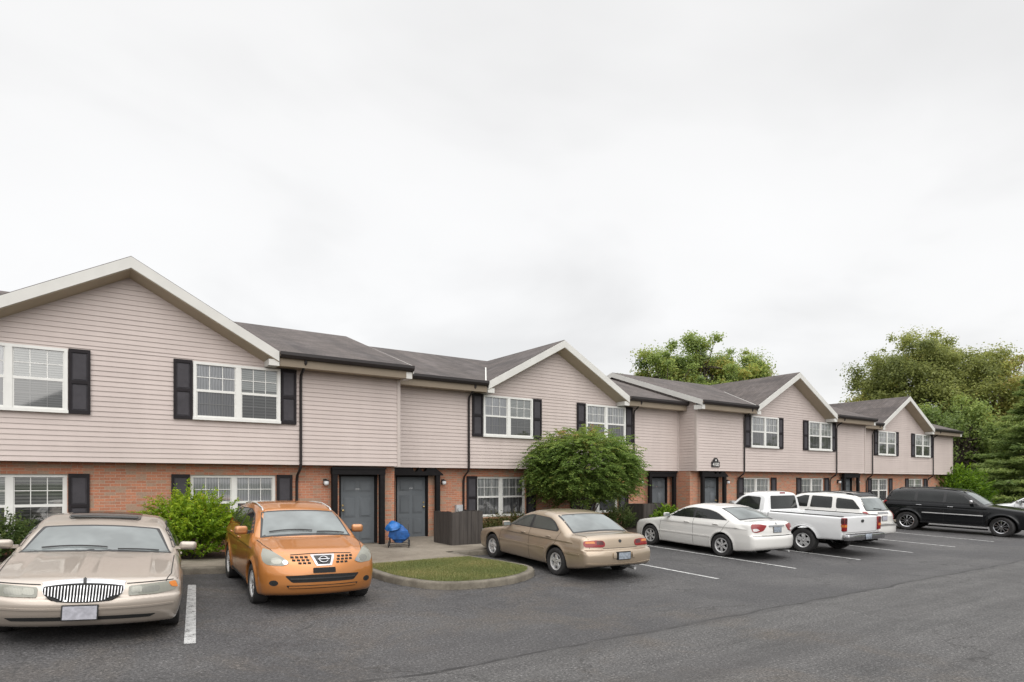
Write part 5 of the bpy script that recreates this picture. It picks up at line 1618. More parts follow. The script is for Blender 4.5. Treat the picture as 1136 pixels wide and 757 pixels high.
def wipers(bd, root, lines, how='top'):
    mb = MB()
    for a, b in lines:
        q = [tuple(np.array(a) + (np.array(b) - np.array(a)) * t) for t in np.linspace(0, 1, 8)]
        p = bd.proj(how, q, 0.022)
        mb.tube([tuple(v) for v in p], 0.010, 5)
    mb.build('wiper', 'black_plastic', root)

def arc(p0, p1, p2, n=6):
    p0, p1, p2 = (np.array(p, float) for p in (p0, p1, p2))
    return [tuple((1 - t) ** 2 * p0 + 2 * t * (1 - t) * p1 + t * t * p2) for t in np.linspace(0, 1, n)]

def round_patch(bd, name, cy, cz, r, how, mat, root, off=0.006, rz=None):
    pol = [(cy + r * math.cos(a), cz + (rz or r) * math.sin(a)) for a in np.linspace(0, 2 * PI, 20)[:-1]]
    return patch(bd, name, pol, how, mat, root, off, 0.04, 0.012)

# ---- champagne sedan, nose out
def champagne_sedan():
    c = dict(L=5.47, W=1.99, H=1.45, fo=1.02, wb=2.99, wr=0.335, belt=0.965, xm=3.0,
             top=[(-.1, .60), (0.05, .70), (.15, .765), (.4, .835), (.9, .905), (1.35, .955), (1.7, .985), (2.4, 1.0), (4.2, 1.0), (4.7, 1.0), (5.2, .98), (5.42, .92), (5.55, .82)],
             bot=[(0, .205), (.5, .21), (1, .20), (4.5, .20), (5, .25), (5.47, .33)],
             half=[(0, .955), (.3, .975), (1, .992), (2.5, .995), (4.2, .985), (5, .96), (5.47, .93)],
             side=[(.15, .10), (.25, .045), (.4, .014), (.55, 0), (.7, .004), (.85, .026), (.95, .06), (1.05, .12)],
             roof=[(1.2, .74), (1.45, .90), (1.85, 1.12), (2.2, 1.285), (2.5, 1.375), (2.9, 1.425), (3.3, 1.425), (3.65, 1.39), (3.95, 1.32), (4.3, 1.14), (4.65, .95), (4.9, .80)],
             front=[(.15, .17), (.28, .07), (.40, .012), (.50, 0), (.565, .012), (.60, .05), (.68, .075), (.76, .11), (.85, .22)],
             rear=[(.2, 5.36), (.35, 5.45), (.55, 5.47), (.62, 5.42), (.8, 5.41), (.95, 5.35)],
             cf=.27, pf=2.7, cr=.15, kt=.11, ke=.07, crown=.055, tum=.36, shoulder=.065, hoodlines=[(.3, 1.6, .62, .008), (.2, 1.6, .10, .006)])
    bd = Body(c)
    root = car_root('parked_car', 'champagne luxury sedan with upright chrome grille parked nose out at the left edge', 'car', 0.61, 11.88, 187.6, scale=(1.0, 1.08, 0.965))
    ws = scr(1.60, 2.20, .83, .65, .16)
    common(bd, root, .022, 'champagne', dict(
        windshield=[(ws, .03)], windshield_edge=[(scr(1.545, 2.25, .865, .685, .16), .03)], wmat='glass_pale',
        rear_glass=[(scr(4.50, 3.86, .66, .58, -.16)[::-1], .03)],
        dlo=[([(1.90, 1.0), (4.30, 1.0), (4.0, 1.25), (3.6, 1.315), (2.75, 1.315), (2.35, 1.24)], .04)],
        glass=[([(2.02, 1.015), (2.95, 1.015), (2.95, 1.30), (2.75, 1.30), (2.38, 1.225)], .03), ([(3.03, 1.015), (3.85, 1.015), (3.85, 1.26), (3.58, 1.30), (3.03, 1.30)], .03)],
        side_patch=[([(1.42, .50), (3.6, .50), (3.6, .56), (1.42, .56)], .01, 'chrome')],
        handles=[(2.85, .80, 'champagne'), (3.9, .80, 'champagne')],
        gaps=[[(1.72, .95), (1.66, .5), (1.72, .26)], [(2.99, 1.0), (2.99, .26)], [(4.1, 1.0), (4.0, .7), (3.75, .55)]],
        top_gaps=[[(.24, -.80), (.5, -.86), (1.55, -.89)], [(.24, .80), (.5, .86), (1.55, .89)]],
        other_gaps=[('front', [(.41, .745), (.72, .757), (.93, .765)]), ('front', [(-.41, .745), (-.72, .757), (-.93, .765)])],
        wheel=dict(n=9, w=.22), inset=.125))
    # grille: chrome shell, dark mouth, vertical bars
    shell = [(y * .82, z) for y, z in arc((.47, .735), (.50, .60), (.30, .555), 6) + arc((.30, .555), (0, .525), (-.30, .555), 8)[1:] + arc((-.30, .555), (-.50, .60), (-.47, .735), 6)[1:] + arc((-.47, .735), (0, .80), (.47, .735), 8)[1:-1]]
    g = patch(bd, 'grille', shell, 'front', 'chrome', root, .016, .035, .03)
    inner = [(y * .978, .64 + (z - .64) * .93 - .010) for y, z in shell]
    patch(bd, 'grille_mouth', inner, 'front', 'under', g, .019, .035, .02)
    mb = MB()
    for k in range(25):
        y = -.435 + .87 * k / 24
        zt = .722 - .02 * (y / .44) ** 2; zb_ = .548 + .085 * (abs(y) / .44) ** 3
        strip_mesh(bd, mb, [(y * .985 * .82, zb_), (y * .82, zt)], 'front', .0095, .034, .03)
    mb.build('grille_bars', 'chrome', g)
    mb = MB(); p = bd.proj('front', [(0, .75)], .02)[0]
    mb.box(p[0] + .005, p[0] + .017, -.016, .016, .745, .825); mb.box(p[0] + .001, p[0] + .02, -.006, .006, .73, .835); mb.build('hood_emblem', 'chrome', root)
    patch(bd, 'hood_lip', arc((.40, .765), (0, .825), (-.40, .765), 10) + arc((-.385, .74), (0, .80), (.385, .74), 10), 'front', 'chrome', root, .010, .04, .02)
    for s in (-1, 1):
        q = [(s * a, b) for a, b in ((.43, .60), (.43, .715), (.72, .738), (.915, .75), (.935, .70), (.90, .635), (.72, .605))]
        hl = patch(bd, 'headlight', rpoly(q, .025), 'front', 'lens_yellowed', root, .010, .04, .03)
        for cy, w_ in ((.51, .055), (.65, .09)):
            patch(bd, 'reflector', rpoly([(s * (cy - w_), .625), (s * (cy + w_), .635), (s * (cy + w_), .71), (s * (cy - w_), .70)], .03), 'front', 'lens_reflector', hl, .0125, .04, .01)
        a = R(52)
        patch(bd, 'corner_lamp', rpoly([(-.005, .665), (.075, .68), (.085, .735), (.0, .745)], .02), ('dir', -s * a, (0.30, s * .93)), 'lens_amber', hl, .014, .03, .02)
    mb = MB(); strip_mesh(bd, mb, [(-.90, .475), (-.5, .462), (0, .458), (.5, .462), (.90, .475)], 'front', .022, .012)
    mb.build('bumper_strip', 'champagne', root)
    patch(bd, 'lower_intake', rpoly([(-.66, .312), (.66, .312), (.72, .352), (.5, .360), (-.5, .360), (-.72, .352)], .015), 'front', 'under', root, .004, .04, .012)
    plate(bd, root, 'front', .42, 'plate_white', .32, .165, 0, 'black_plastic', .02)
    wipers(bd, root, [((1.66, -.10), (1.74, .62)), ((1.70, -.70), (1.62, -.22))])
    mirror_part(root, 1.95, .93, 1.03, 1, 'champagne', (.12, .22, .13), 'champagne'); mirror_part(root, 1.95, -.93, 1.03, -1, 'champagne', (.12, .22, .13), 'champagne')
    patch(bd, 'sunroof', rpoly([(2.55, -.42), (2.62, -.44), (3.3, -.44), (3.3, .44), (2.62, .44), (2.55, .42)], .03), 'top', 'glass_dark', root, .012, .08, .02)
    rbox('sunroof_deflector', tuple(bd.proj('top', [(2.52, 0)], .028)[0]), (.05, .82, .03), 'glass_dark', root, .012, (0, R(-20), 0))
    for s in (-1, 1): patch(bd, 'taillight', rpoly([(s * .45, .72), (s * .9, .72), (s * .9, .86), (s * .45, .88)], .03), 'rear', 'lens_red', root, .008, .05, .02)
    mb = MB()
    mb.tube([(4.6, .55, .25), (5.48, .55, .26)], .03, 8); mb.build('exhaust', 'under', root)
    shift(root, c); return root

# ---- orange crossover, nose out
def orange_crossover(paintname='orange', label='orange compact crossover with roof rails parked nose out beside the grass island', pos=(3.78, 12.74, 184), detail=True, h=.022):
    c = dict(L=4.645, W=1.80, H=1.645, fo=.93, wb=2.69, wr=.345, belt=1.09, xm=2.75,
             top=[(-.1, .66), (.04, .80), (.12, .875), (.3, .955), (.7, 1.04), (1.05, 1.10), (1.4, 1.135), (2.5, 1.14), (4.2, 1.14), (4.5, 1.10), (4.7, 1.0)],
             bot=[(0, .235), (.5, .225), (1, .22), (3.8, .23), (4.3, .28), (4.65, .36)],
             half=[(0, .84), (.3, .87), (1, .90), (2.5, .90), (3.6, .895), (4.3, .86), (4.65, .82)],
             side=[(.18, .07), (.3, .03), (.45, .01), (.62, 0), (.8, .005), (.95, .028), (1.08, .065), (1.2, .12)],
             roof=[(.7, .86), (1.0, 1.05), (1.35, 1.275), (1.7, 1.47), (2.0, 1.575), (2.4, 1.635), (2.9, 1.64), (3.4, 1.61), (3.9, 1.55), (4.15, 1.50), (4.32, 1.32), (4.5, 1.05), (4.6, .9)],
             front=[(.18, .13), (.3, .035), (.45, 0), (.58, .005), (.7, .028), (.8, .07), (.88, .13), (.97, .27), (1.05, .5)],
             rear=[(.2, 4.55), (.4, 4.635), (.65, 4.64), (.75, 4.58), (1.0, 4.53), (1.2, 4.46)],
             cf=.34, pf=2.5, cr=.22, kt=.12, ke=.10, crown=.06, tum=.34, shoulder=.06, flare=.028, kw=.19, hoodlines=[(.35, 1.2, .56, .012)])
    bd = Body(c)
    root = car_root('parked_car', label, 'car', *pos, scale=(1.0, 1.08, .98))
    common(bd, root, h, paintname, dict(
        windshield=[(scr(1.16, 1.80, .70, .575, .19), .03)], windshield_edge=[(scr(1.11, 1.85, .735, .61, .19), .03)], wmat='glass_pale',
        rear_glass=[([(-.52, 1.16), (.52, 1.16), (.48, 1.44), (-.48, 1.44)], .05)], rg_how='cabin_rear', rmat='glass_dark',
        dlo=[([(1.42, 1.145), (4.12, 1.19), (4.02, 1.40), (3.6, 1.48), (2.5, 1.515), (2.02, 1.45), (1.75, 1.345)], .04)],
        glass=[([(1.60, 1.165), (2.62, 1.175), (2.60, 1.495), (2.40, 1.495), (2.05, 1.43)], .03), ([(2.72, 1.175), (3.52, 1.185), (3.45, 1.465), (2.70, 1.495)], .03), ([(3.60, 1.20), (4.03, 1.21), (3.96, 1.37), (3.55, 1.455)], .03)],
        handles=[(2.45, .985, paintname), (3.4, .995, paintname)],
        side_patch=[([(1.40, .285), (3.15, .285), (3.15, .335), (1.40, .335)], .01, 'black_plastic')],
        gaps=[[(1.45, 1.14), (1.42, .6), (1.5, .27)], [(2.66, 1.14), (2.66, .27)], [(3.7, 1.16), (3.5, .8), (3.22, .5)]],
        top_gaps=[[(.34, -.66), (.8, -.76), (1.15, -.79)], [(.34, .66), (.8, .76), (1.15, .79)]],
        other_gaps=[('front', [(-.46, .905), (-.2, .918), (.2, .918), (.46, .905)])],
        wheel=dict(n=5, w=.215, style='wide'), inset=.11))
    for s in (-1, 1):
        q = [(s * a, b) for a, b in ((.785, .985), (.835, .90), (.83, .80), (.775, .75), (.58, .742), (.485, .785), (.565, .865), (.68, .945))]
        hl = patch(bd, 'headlight', rpoly(q, .03), 'front', 'lens_yellowed' if detail else 'lens_clear', root, .009, .035, .03)
        round_patch(bd, 'reflector', s * .655, .815, .072, 'front', 'lens_reflector', hl, .0115, .05)
        round_patch(bd, 'reflector', s * .545, .795, .035, 'front', 'chrome', hl, .0115)
        patch(bd, 'fog_recess', [(s * .70 + .058 * math.cos(a), .465 + .046 * math.sin(a)) for a in np.linspace(0, 2 * PI, 17)[:-1]], 'front', 'under', root, .004, .04, .01)
        round_patch(bd, 'fog_lamp', s * .70, .465, .024, 'front', 'glass_dark', root, .007)
        mb = MB()
    mb = MB()
    holes = MB()
    for s in (-1, 1):
        for row in range(3):
            for k in range(4):
                y0 = .225 + k * .066 - row * .016; z0 = .853 - row * .044
                q = [(s * y0, z0), (s * (y0 + .047), z0 + .005), (s * (y0 + .042), z0 + .034), (s * (y0 - .005), z0 + .029)]
                if k == 3 and row == 2: continue
                p = bd.proj('front', q, .004); holes.face([tuple(v) for v in p])
    gr = holes.build('grille', 'under', root)
    em = patch(bd, 'grille_badge', rpoly([(-.185, .90), (.185, .90), (.115, .735), (-.115, .735)], .015), 'front', 'chrome', root, .012, .04, .02)
    patch(bd, 'badge_field', rpoly([(-.140, .884), (.140, .884), (.088, .755), (-.088, .755)], .012), 'front', 'black_plastic', em, .016, .04, .01)
    ring = MB(); ctr = bd.proj('front', [(0, .822)], .0)[0]; nn = bd.grad(ctr[None])[0]; nn /= np.linalg.norm(nn); uu = np.array([0, 1.0, 0]); vv = np.cross(nn, uu)
    pts = [tuple(ctr + nn * .026 + uu * .064 * math.cos(a) + vv * .055 * math.sin(a)) for a in np.linspace(0, 2 * PI, 25)]
    ring.tube(pts, .010, 6)
    for sgn in (-1, 1):
        pass
    ring.tube([tuple(ctr + nn * .028 - uu * .088), tuple(ctr + nn * .028 + uu * .088)], .013, 4); ring.build('emblem', 'chrome', em)
    patch(bd, 'plate_holder', rpoly([(-.165, .625), (.165, .625), (.165, .705), (-.165, .705)], .01), 'front', 'under', root, .018, .04, .03)
    it = patch(bd, 'lower_intake', rpoly([(-.46, .475), (.46, .475), (.56, .585), (.2, .60), (-.2, .60), (-.56, .585)], .03), 'front', 'under', root, .004, .04, .012)
    mb = MB(); strip_mesh(bd, mb, [(-.48, .535), (0, .54), (.48, .535)], 'front', .022, .014); mb.build('intake_bar', 'black_plastic', it)
    patch(bd, 'skid_trim', rpoly([(-.50, .375), (.50, .375), (.54, .43), (-.54, .43)], .02), 'front', 'under', root, .004, .04, .012)
    mb = MB(); strip_mesh(bd, mb, [(-.50, .402), (0, .405), (.50, .402)], 'front', .030, .014); mb.build('intake_bar', paintname, root)
    wipers(bd, root, [((1.22, -.08), (1.30, .58)), ((1.26, -.62), (1.19, -.15))])
    mirror_part(root, 1.62, .84, 1.19, 1, paintname, (.12, .20, .15)); mirror_part(root, 1.62, -.84, 1.19, -1, paintname, (.12, .20, .15))
    for s in (-1, 1):
        q = [(1.95, s * .575), (2.05, s * .575), (2.6, s * .575), (3.3, s * .565), (3.85, s * .55), (3.95, s * .55)]
        p = bd.proj('top', q, .0); lift = [.0, .026, .03, .03, .026, .0]
        mb = MB(); mb.tube([tuple(v + np.array([0, 0, l])) for v, l in zip(p, lift)], .014, 8); mb.build('roof_rail', 'alloy', root, 40)
        patch(bd, 'taillight', rpoly([(s * .60, .95), (s * .84, .95), (s * .80, 1.22), (s * .66, 1.22)], .04), 'rear', 'lens_red', root, .008, .05, .02)
    shift(root, c); return root

# ---- tan sedan, tail out
def tan_sedan():
    c = dict(L=4.84, W=1.765, H=1.43, fo=.99, wb=2.72, wr=.315, belt=.96, xm=2.75,
             top=[(-.1, .55), (.05, .66), (.2, .725), (.5, .785), (1, .86), (1.4, .915), (2, .965), (3.9, .99), (4.2, 1.005), (4.5, 1.00), (4.68, .965), (4.8, .88)],
             bot=[(0, .24), (.6, .20), (1, .19), (4, .20), (4.4, .25), (4.84, .345)],
             half=[(0, .80), (.3, .845), (1, .875), (2.4, .882), (3.6, .88), (4.3, .865), (4.84, .825)],
             side=[(.15, .085), (.25, .04), (.38, .012), (.52, 0), (.66, .003), (.8, .022), (.92, .05), (1.02, .11)],
             roof=[(1.0, .70), (1.25, .86), (1.6, 1.06), (1.95, 1.245), (2.25, 1.36), (2.6, 1.42), (2.95, 1.425), (3.3, 1.395), (3.6, 1.30), (3.95, 1.13), (4.25, .96), (4.5, .80)],
             front=[(.15, .15), (.3, .03), (.45, 0), (.58, .03), (.7, .09), (.8, .2)],
             rear=[(.2, 4.70), (.32, 4.79), (.42, 4.83), (.55, 4.84), (.66, 4.815), (.70, 4.735), (.80, 4.715), (.93, 4.675), (1.0, 4.6)],
             cf=.30, pf=2.5, cr=.165, pr=2.7, kt=.10, ke=.075, crown=.05, tum=.36, shoulder=.06, gap=.06, crease=[(.60, .004, .03)])
    bd = Body(c)
    root = car_root('parked_car', 'tan gold four door sedan parked nose in beside the grass island', 'car', 10.13, 12.62, 4.6, scale=(1.06, 1.08, .965))
    common(bd, root, .022, 'tan_gold', dict(
        windshield=[(scr(1.36, 2.02, .70, .57, .16), .03)],
        rear_glass=[(scr(4.10, 3.47, .655, .565, -.16)[::-1], .03)], rear_glass_edge=[(scr(4.15, 3.42, .69, .60, -.16)[::-1], .03)], rmat='glass_pale',
        dlo=[([(1.62, .975), (3.68, .99), (3.71, 1.04), (3.46, 1.20), (3.22, 1.27), (2.5, 1.295), (2.12, 1.215)], [.02, .04, .06, .10, .08, .08, .04])],
        glass=[([(1.76, .992), (2.60, 1.0), (2.58, 1.278), (2.46, 1.278), (2.14, 1.20)], .025), ([(2.70, 1.0), (3.61, 1.008), (3.64, 1.04), (3.42, 1.185), (3.20, 1.25), (2.68, 1.278)], [.02, .04, .05, .09, .07, .02])],
        gmat='glass_green', handles=[(2.42, .845, 'tan_gold'), (3.42, .855, 'tan_gold')],
        side_patch=[([(1.30, .555), (3.28, .555), (3.28, .59), (1.30, .59)], .01, 'tan_gold'), ([(3.98, .555), (4.5, .555), (4.5, .585), (3.98, .585)], .01, 'tan_gold')],
        gaps=[[(1.42, .94), (1.36, .55), (1.42, .25)], [(2.65, .98), (2.67, .25)], [(3.80, 1.0), (3.66, .72), (3.40, .52)]],
        top_gaps=[[(4.18, -.72), (4.64, -.70)], [(4.18, .72), (4.64, .70)]],
        other_gaps=[('rear', [(-.43, .72), (.43, .72)])],
        wheel=dict(n=5, w=.20, rim=.63), inset=.105))
    for s in (-1, 1):
        q = [(s * .38, .77), (s * .42, .745), (s * .78, .745), (s * .805, .80), (s * .79, .875), (s * .56, .895), (s * .41, .885), (s * .37, .835)]
        tl = patch(bd, 'taillight', rpoly(q, .03), 'rear', 'lens_red', root, .010, .035, .025)
        patch(bd, 'amber_lens', rpoly([(s * .58, .825), (s * .775, .825), (s * .765, .868), (s * .60, .874)], .02), 'rear', 'lens_amber', tl, .0125, .03, .01)
        patch(bd, 'dark_lens', rpoly([(s * .39, .80), (s * .55, .80), (s * .55, .882), (s * .42, .875)], .02), 'rear', 'lens_dark_red', tl, .0125, .03, .01)
        patch(bd, 'bumper_pad', rpoly([(s * .20, .52), (s * .27, .52), (s * .27, .63), (s * .20, .63)], .012), 'rear', 'tan_gold', root, .03, .03, .04)
        patch(bd, 'headlight', rpoly([(s * .40, .57), (s * .78, .59), (s * .80, .70), (s * .42, .67)], .03), 'front', 'lens_clear', root, .008, .04, .02)
    patch(bd, 'plate_recess', rpoly([(-.185, .475), (.185, .475), (.185, .65), (-.185, .65)], .015), 'rear', 'under', root, .003, .04, .012)
    plate(bd, root, 'rear', .56, 'plate', .29, .145, 0, 'under', 0, .006)
    round_patch(bd, 'emblem', 0, .865, .034, 'rear', 'black_plastic', root, .008)
    mb = MB(); strip_mesh(bd, mb, [(-.80, .395), (-.4, .38), (0, .378), (.4, .38), (.80, .395)], 'rear', .03, .016); mb.build('bumper_strip', 'tan_gold', root)
    mb = MB(); mb.tube([(4.2, .35, .24), (4.62, .36, .25), (4.76, .36, .245)], .032, 10); mb.build('exhaust', 'alloy', root)
    mirror_part(root, 1.74, .80, 1.0, 1, 'tan_gold', (.11, .19, .12)); mirror_part(root, 1.74, -.80, 1.0, -1, 'tan_gold', (.11, .19, .12))
    shift(root, c); return root

# ---- white sedan, tail out
def white_sedan():
    c = dict(L=4.805, W=1.795, H=1.49, fo=.94, wb=2.72, wr=.325, belt=1.02, xm=2.75,
             top=[(-.1, .60), (.05, .70), (.2, .775), (.5, .85), (1, .935), (1.35, .99), (2, 1.035), (3.9, 1.075), (4.2, 1.10), (4.5, 1.10), (4.66, 1.075), (4.8, .98)],
             bot=[(0, .22), (.6, .19), (1, .185), (4, .20), (4.4, .24), (4.8, .30)],
             half=[(0, .80), (.3, .85), (1, .888), (2.4, .897), (3.6, .893), (4.3, .865), (4.8, .80)],
             side=[(.15, .07), (.25, .035), (.38, .01), (.52, 0), (.7, .002), (.88, .02), (1.0, .05), (1.1, .11)],
             roof=[(.9, .74), (1.2, .93), (1.55, 1.13), (1.9, 1.31), (2.2, 1.42), (2.55, 1.48), (2.9, 1.485), (3.3, 1.45), (3.65, 1.35), (4.0, 1.20), (4.3, 1.06), (4.55, .92)],
             front=[(.15, .13), (.3, .03), (.45, 0), (.6, .02), (.72, .08), (.85, .22)],
             rear=[(.2, 4.70), (.30, 4.77), (.42, 4.80), (.58, 4.805), (.67, 4.785), (.71, 4.74), (.85, 4.725), (1.0, 4.70), (1.1, 4.64)],
             cf=.30, pf=2.4, cr=.22, pr=2.6, kt=.10, ke=.09, crown=.05, tum=.36, shoulder=.055, gap=.055)
    bd = Body(c)
    root = car_root('parked_car', 'white four door sedan with dark side glass parked between the tan sedan and the pickup', 'car', 16.04, 12.74, 3.5, scale=(1.02, 1.04, .94))
    common(bd, root, .026, 'white', dict(
        windshield=[(scr(1.30, 2.0, .71, .58, .16), .03)],
        rear_glass=[(scr(4.12, 3.50, .655, .565, -.16)[::-1], .03)], rear_glass_edge=[(scr(4.18, 3.45, .69, .60, -.16)[::-1], .03)], rmat='glass_pale',
        dlo=[([(1.58, 1.03), (3.80, 1.062), (3.42, 1.25), (3.10, 1.325), (2.5, 1.355), (2.05, 1.275)], [.02, .03, .10, .10, .10, .05])],
        glass=[([(1.75, 1.045), (2.60, 1.055), (2.58, 1.34), (2.46, 1.34), (2.10, 1.262)], .025), ([(2.68, 1.055), (3.68, 1.072), (3.37, 1.238), (3.08, 1.312), (2.66, 1.34)], [.02, .02, .08, .08, .02])],
        handles=[(2.42, .90, 'white'), (3.45, .92, 'white')],
        side_patch=[([(1.30, .52), (3.30, .53), (3.30, .565), (1.30, .555)], .01, 'white')],
        gaps=[[(1.40, 1.0), (1.34, .55), (1.40, .25)], [(2.64, 1.04), (2.66, .25)], [(3.85, 1.06), (3.66, .75), (3.42, .52)]],
        top_gaps=[[(4.25, -.70), (4.62, -.66)], [(4.25, .70), (4.62, .66)]],
        other_gaps=[('rear', [(-.55, .70), (.55, .70)]), ('rear', [(-.84, .685), (-.6, .69), (.6, .69), (.84, .685)])],
        wheel=dict(n=6, w=.205, rim=.66), inset=.105))
    for s in (-1, 1):
        a = R(62)   # wrap-round lamp seen from the rear quarter
        q = [(-.30, .985), (-.10, 1.02), (.11, 1.015), (.13, .93), (.085, .80), (-.02, .785), (-.20, .835)]
        how = ('dir', PI + s * R(38), (4.62, s * .70))
        q = [(-s * u, z) for u, z in q]
        q = [(u * -1 if False else u, z) for u, z in q]
        tl = patch(bd, 'taillight', rpoly([(-u, z) for u, z in q] if False else q, .035), how, 'lens_red', root, .010, .035, .025)
        patch(bd, 'clear_lens', rpoly([(-s * u, z) for u, z in ((-.02, .90), (.09, .885), (.065, .815), (-.01, .815), (-.10, .85))], .02), how, 'lens_white', tl, .0125, .03, .01)
        patch(bd, 'headlight', rpoly([(s * .40, .62), (s * .80, .64), (s * .80, .78), (s * .45, .73)], .03), 'front', 'lens_clear', root, .008, .04, .02)
    mb = MB(); strip_mesh(bd, mb, [(-.30, .965), (0, .97), (.30, .965)], 'rear', .035, .02); mb.build('plate_garnish', 'chrome', root)
    plate(bd, root, 'rear', .865, 'plate', .30, .15, 0, 'grey_plastic', 0, .004)
    round_patch(bd, 'emblem', 0, 1.03, .035, 'rear', 'chrome', root, .008, .024)
    mb = MB(); mb.tube([(4.2, .45, .23), (4.76, .46, .225)], .03, 10); mb.build('exhaust', 'alloy', root)
    mirror_part(root, 1.66, .81, 1.06, 1, 'white', (.11, .19, .13)); mirror_part(root, 1.66, -.81, 1.06, -1, 'white', (.11, .19, .13))
    shift(root, c); return root

# ---- white pickup, tail out
def white_pickup():
    def low_extra(s, low, x, y, z):
        return low
    def extra(s, f, x, y, z):
        ay = np.abs(y)
        bed = np.maximum(np.maximum(3.18 - x, x - 5.40), np.maximum(ay - .80, .72 - z))
        f = np.maximum(f, -bed)
        slot = np.maximum(np.abs(x - 3.105) - .012, np.maximum(.40 - z, .90 - ay))
        slot2 = np.maximum(np.abs(x - 3.105) - .02, .45 - z)
        return np.maximum(f, -np.where(z > .7, slot2, slot))
    c = dict(L=5.50, W=1.99, H=1.83, fo=.92, wb=3.38, wr=.375, belt=1.17, xm=2.55,
             top=[(-.1, .84), (.04, 1.02), (.15, 1.07), (.6, 1.12), (1.3, 1.17), (1.6, 1.185), (3.2, 1.20), (5.4, 1.20), (5.5, 1.20), (5.6, 1.19)],
             bot=[(0, .36), (.6, .38), (1.2, .42), (4, .44), (5.5, .50)],
             half=[(0, .95), (.3, .975), (1, .99), (3, .995), (5, .985), (5.5, .972)],
             side=[(.3, .06), (.45, .025), (.6, .006), (.75, 0), (.95, .004), (1.1, .018), (1.2, .04), (1.3, .08)],
             roof=[(1.1, .95), (1.35, 1.15), (1.65, 1.42), (1.92, 1.66), (2.1, 1.76), (2.35, 1.815), (2.65, 1.825), (2.86, 1.80), (2.95, 1.72), (3.01, 1.45), (3.08, 1.05), (3.11, .8)],
             front=[(.3, .1), (.45, .02), (.6, 0), (.8, .015), (1.0, .04), (1.1, .1)],
             rear=[(.3, 5.46), (.5, 5.48), (.7, 5.50), (1.0, 5.50), (1.2, 5.49)],
             cf=.16, pf=3, cr=.03, pr=4, kt=.05, ke=.05, crown=.02, tum=.24, tum2=.12, shoulder=.05, gap=.075, kw=.07, kr=.12, rcrown=.03, flare=.022, extra=extra)
    bd = Body(c)
    root = car_root('pickup_truck', 'white single cab pickup truck with chrome rear bumper parked beyond the white sedan', 'pickup truck', 19.10, 12.50, 1.2, scale=(1.0, 1.03, .94))
    common(bd, root, .028, 'cool_white', dict(
        windshield=[(scr(1.50, 2.02, .75, .66, .07), .03)],
        rear_glass=[([(-.66, 1.275), (.66, 1.275), (.60, 1.655), (-.60, 1.655)], .04)], rear_glass_edge=[([(-.69, 1.245), (.69, 1.245), (.63, 1.685), (-.63, 1.685)], .05)], rg_how='cabin_rear', rmat='glass_dark',
        dlo=[([(1.74, 1.205), (2.78, 1.215), (2.74, 1.63), (2.24, 1.655), (2.08, 1.60)], .06)],
        glass=[([(1.86, 1.225), (2.74, 1.232), (2.705, 1.61), (2.25, 1.635), (2.12, 1.58)], .05)],
        handles=[(2.70, 1.06, 'grey_plastic')],
        gaps=[[(1.62, 1.17), (1.58, .5)], [(2.84, 1.22), (2.84, .5)]],
        other_gaps=[('rear', [(-.76, 1.19), (-.76, .72), (.76, .72), (.76, 1.19)])],
        wheel=dict(n=5, w=.255, rim=.60, style='wide'), inset=.135))
    # tyre-arch trim
    for s, sd in ((-1, 'left'), (1, 'right')):
        mb = MB(); R_ = .375 + .075
        for xw in (.92, 4.30):
            strip_mesh(bd, mb, [(xw + (R_ + .030) * math.cos(a), .375 + (R_ + .030) * math.sin(a)) for a in np.linspace(R(12), R(168), 22)], sd, .085, .006)
        mb.build('arch_trim', 'black_plastic', root)
        mb = MB()
        p0 = [(3.30, s * .90), (5.46, s * .90)]
        mb.tube([(3.14, s * .905, 1.20), (5.46, s * .90, 1.205)], .016, 6); mb.build('bed_rail', 'black_plastic', root)
        tl = rbox('taillight', (5.475, s * .885, .965), (.10, .165, .40), 'lens_red', root, .018)
        for z0, z1, mt in ((-.075, -.005, 'lens_amber'), (.03, .185, 'lens_dark_red')):
            mb = MB(); mb.box(.0505, .053, -.07, .07, z0, z1); mb.box(-.045, .045, s * .083, s * .0855, z0, z1); mb.build('lens', mt, tl)
        patch(bd, 'headlight', rpoly([(s * .60, .80), (s * .92, .80), (s * .92, .95), (s * .60, .95)], .02), 'front', 'lens_clear', root, .008, .05, .02)
        mirror_part(root, 1.80, s * .92, 1.28, s, 'black_plastic', (.10, .20, .22))
    patch(bd, 'grille', rpoly([(-.56, .80), (.56, .80), (.56, .95), (-.56, .95)], .02), 'front', 'black_plastic', root, .008, .05, .02)
    # chrome step bumper
    mb = MB()
    L = [(5.52, -.98), (5.66, -.94), (5.69, -.5), (5.69, .5), (5.66, .94), (5.52, .98), (5.50, .5), (5.50, -.5)]
    mb.prism([(x, y, .50) for x, y in L], [(x, y, .68) for x, y in L]); bp = mb.build('rear_bumper', 'chrome', root); bevel_obj(bp, .02, 2)
    mb = MB(); mb.box(5.53, 5.665, -.42, .42, .681, .69); mb.box(5.53, 5.655, -.86, -.5, .681, .688); mb.box(5.53, 5.655, .5, .86, .681, .688); mb.build('step_pad', 'black_plastic', bp)
    rbox('licence_plate', (5.70, 0, .60), (.012, .31, .16), 'plate', root, .006, seg=1)
    mb = MB(); mb.tube([(5.3, 0, .42), (5.74, 0, .42)], .035, 6); mb.tube([(4.4, .6, .42), (5.2, .72, .44), (5.45, .95, .43)], .035, 8); mb.build('hitch', 'under', root)
    round_patch(bd, 'tailgate_handle', 0, 1.05, .075, 'rear', 'black_plastic', root, .012, .048)
    rbox('brake_lamp', tuple(bd.proj('cabin_rear', [(0, 1.765)], .01)[0]), (.03, .26, .045), 'lens_red', root, .01)
    mb = MB(); mb.box(4.6, 4.62, 0, .3, .5, .52)
    shift(root, c); return root

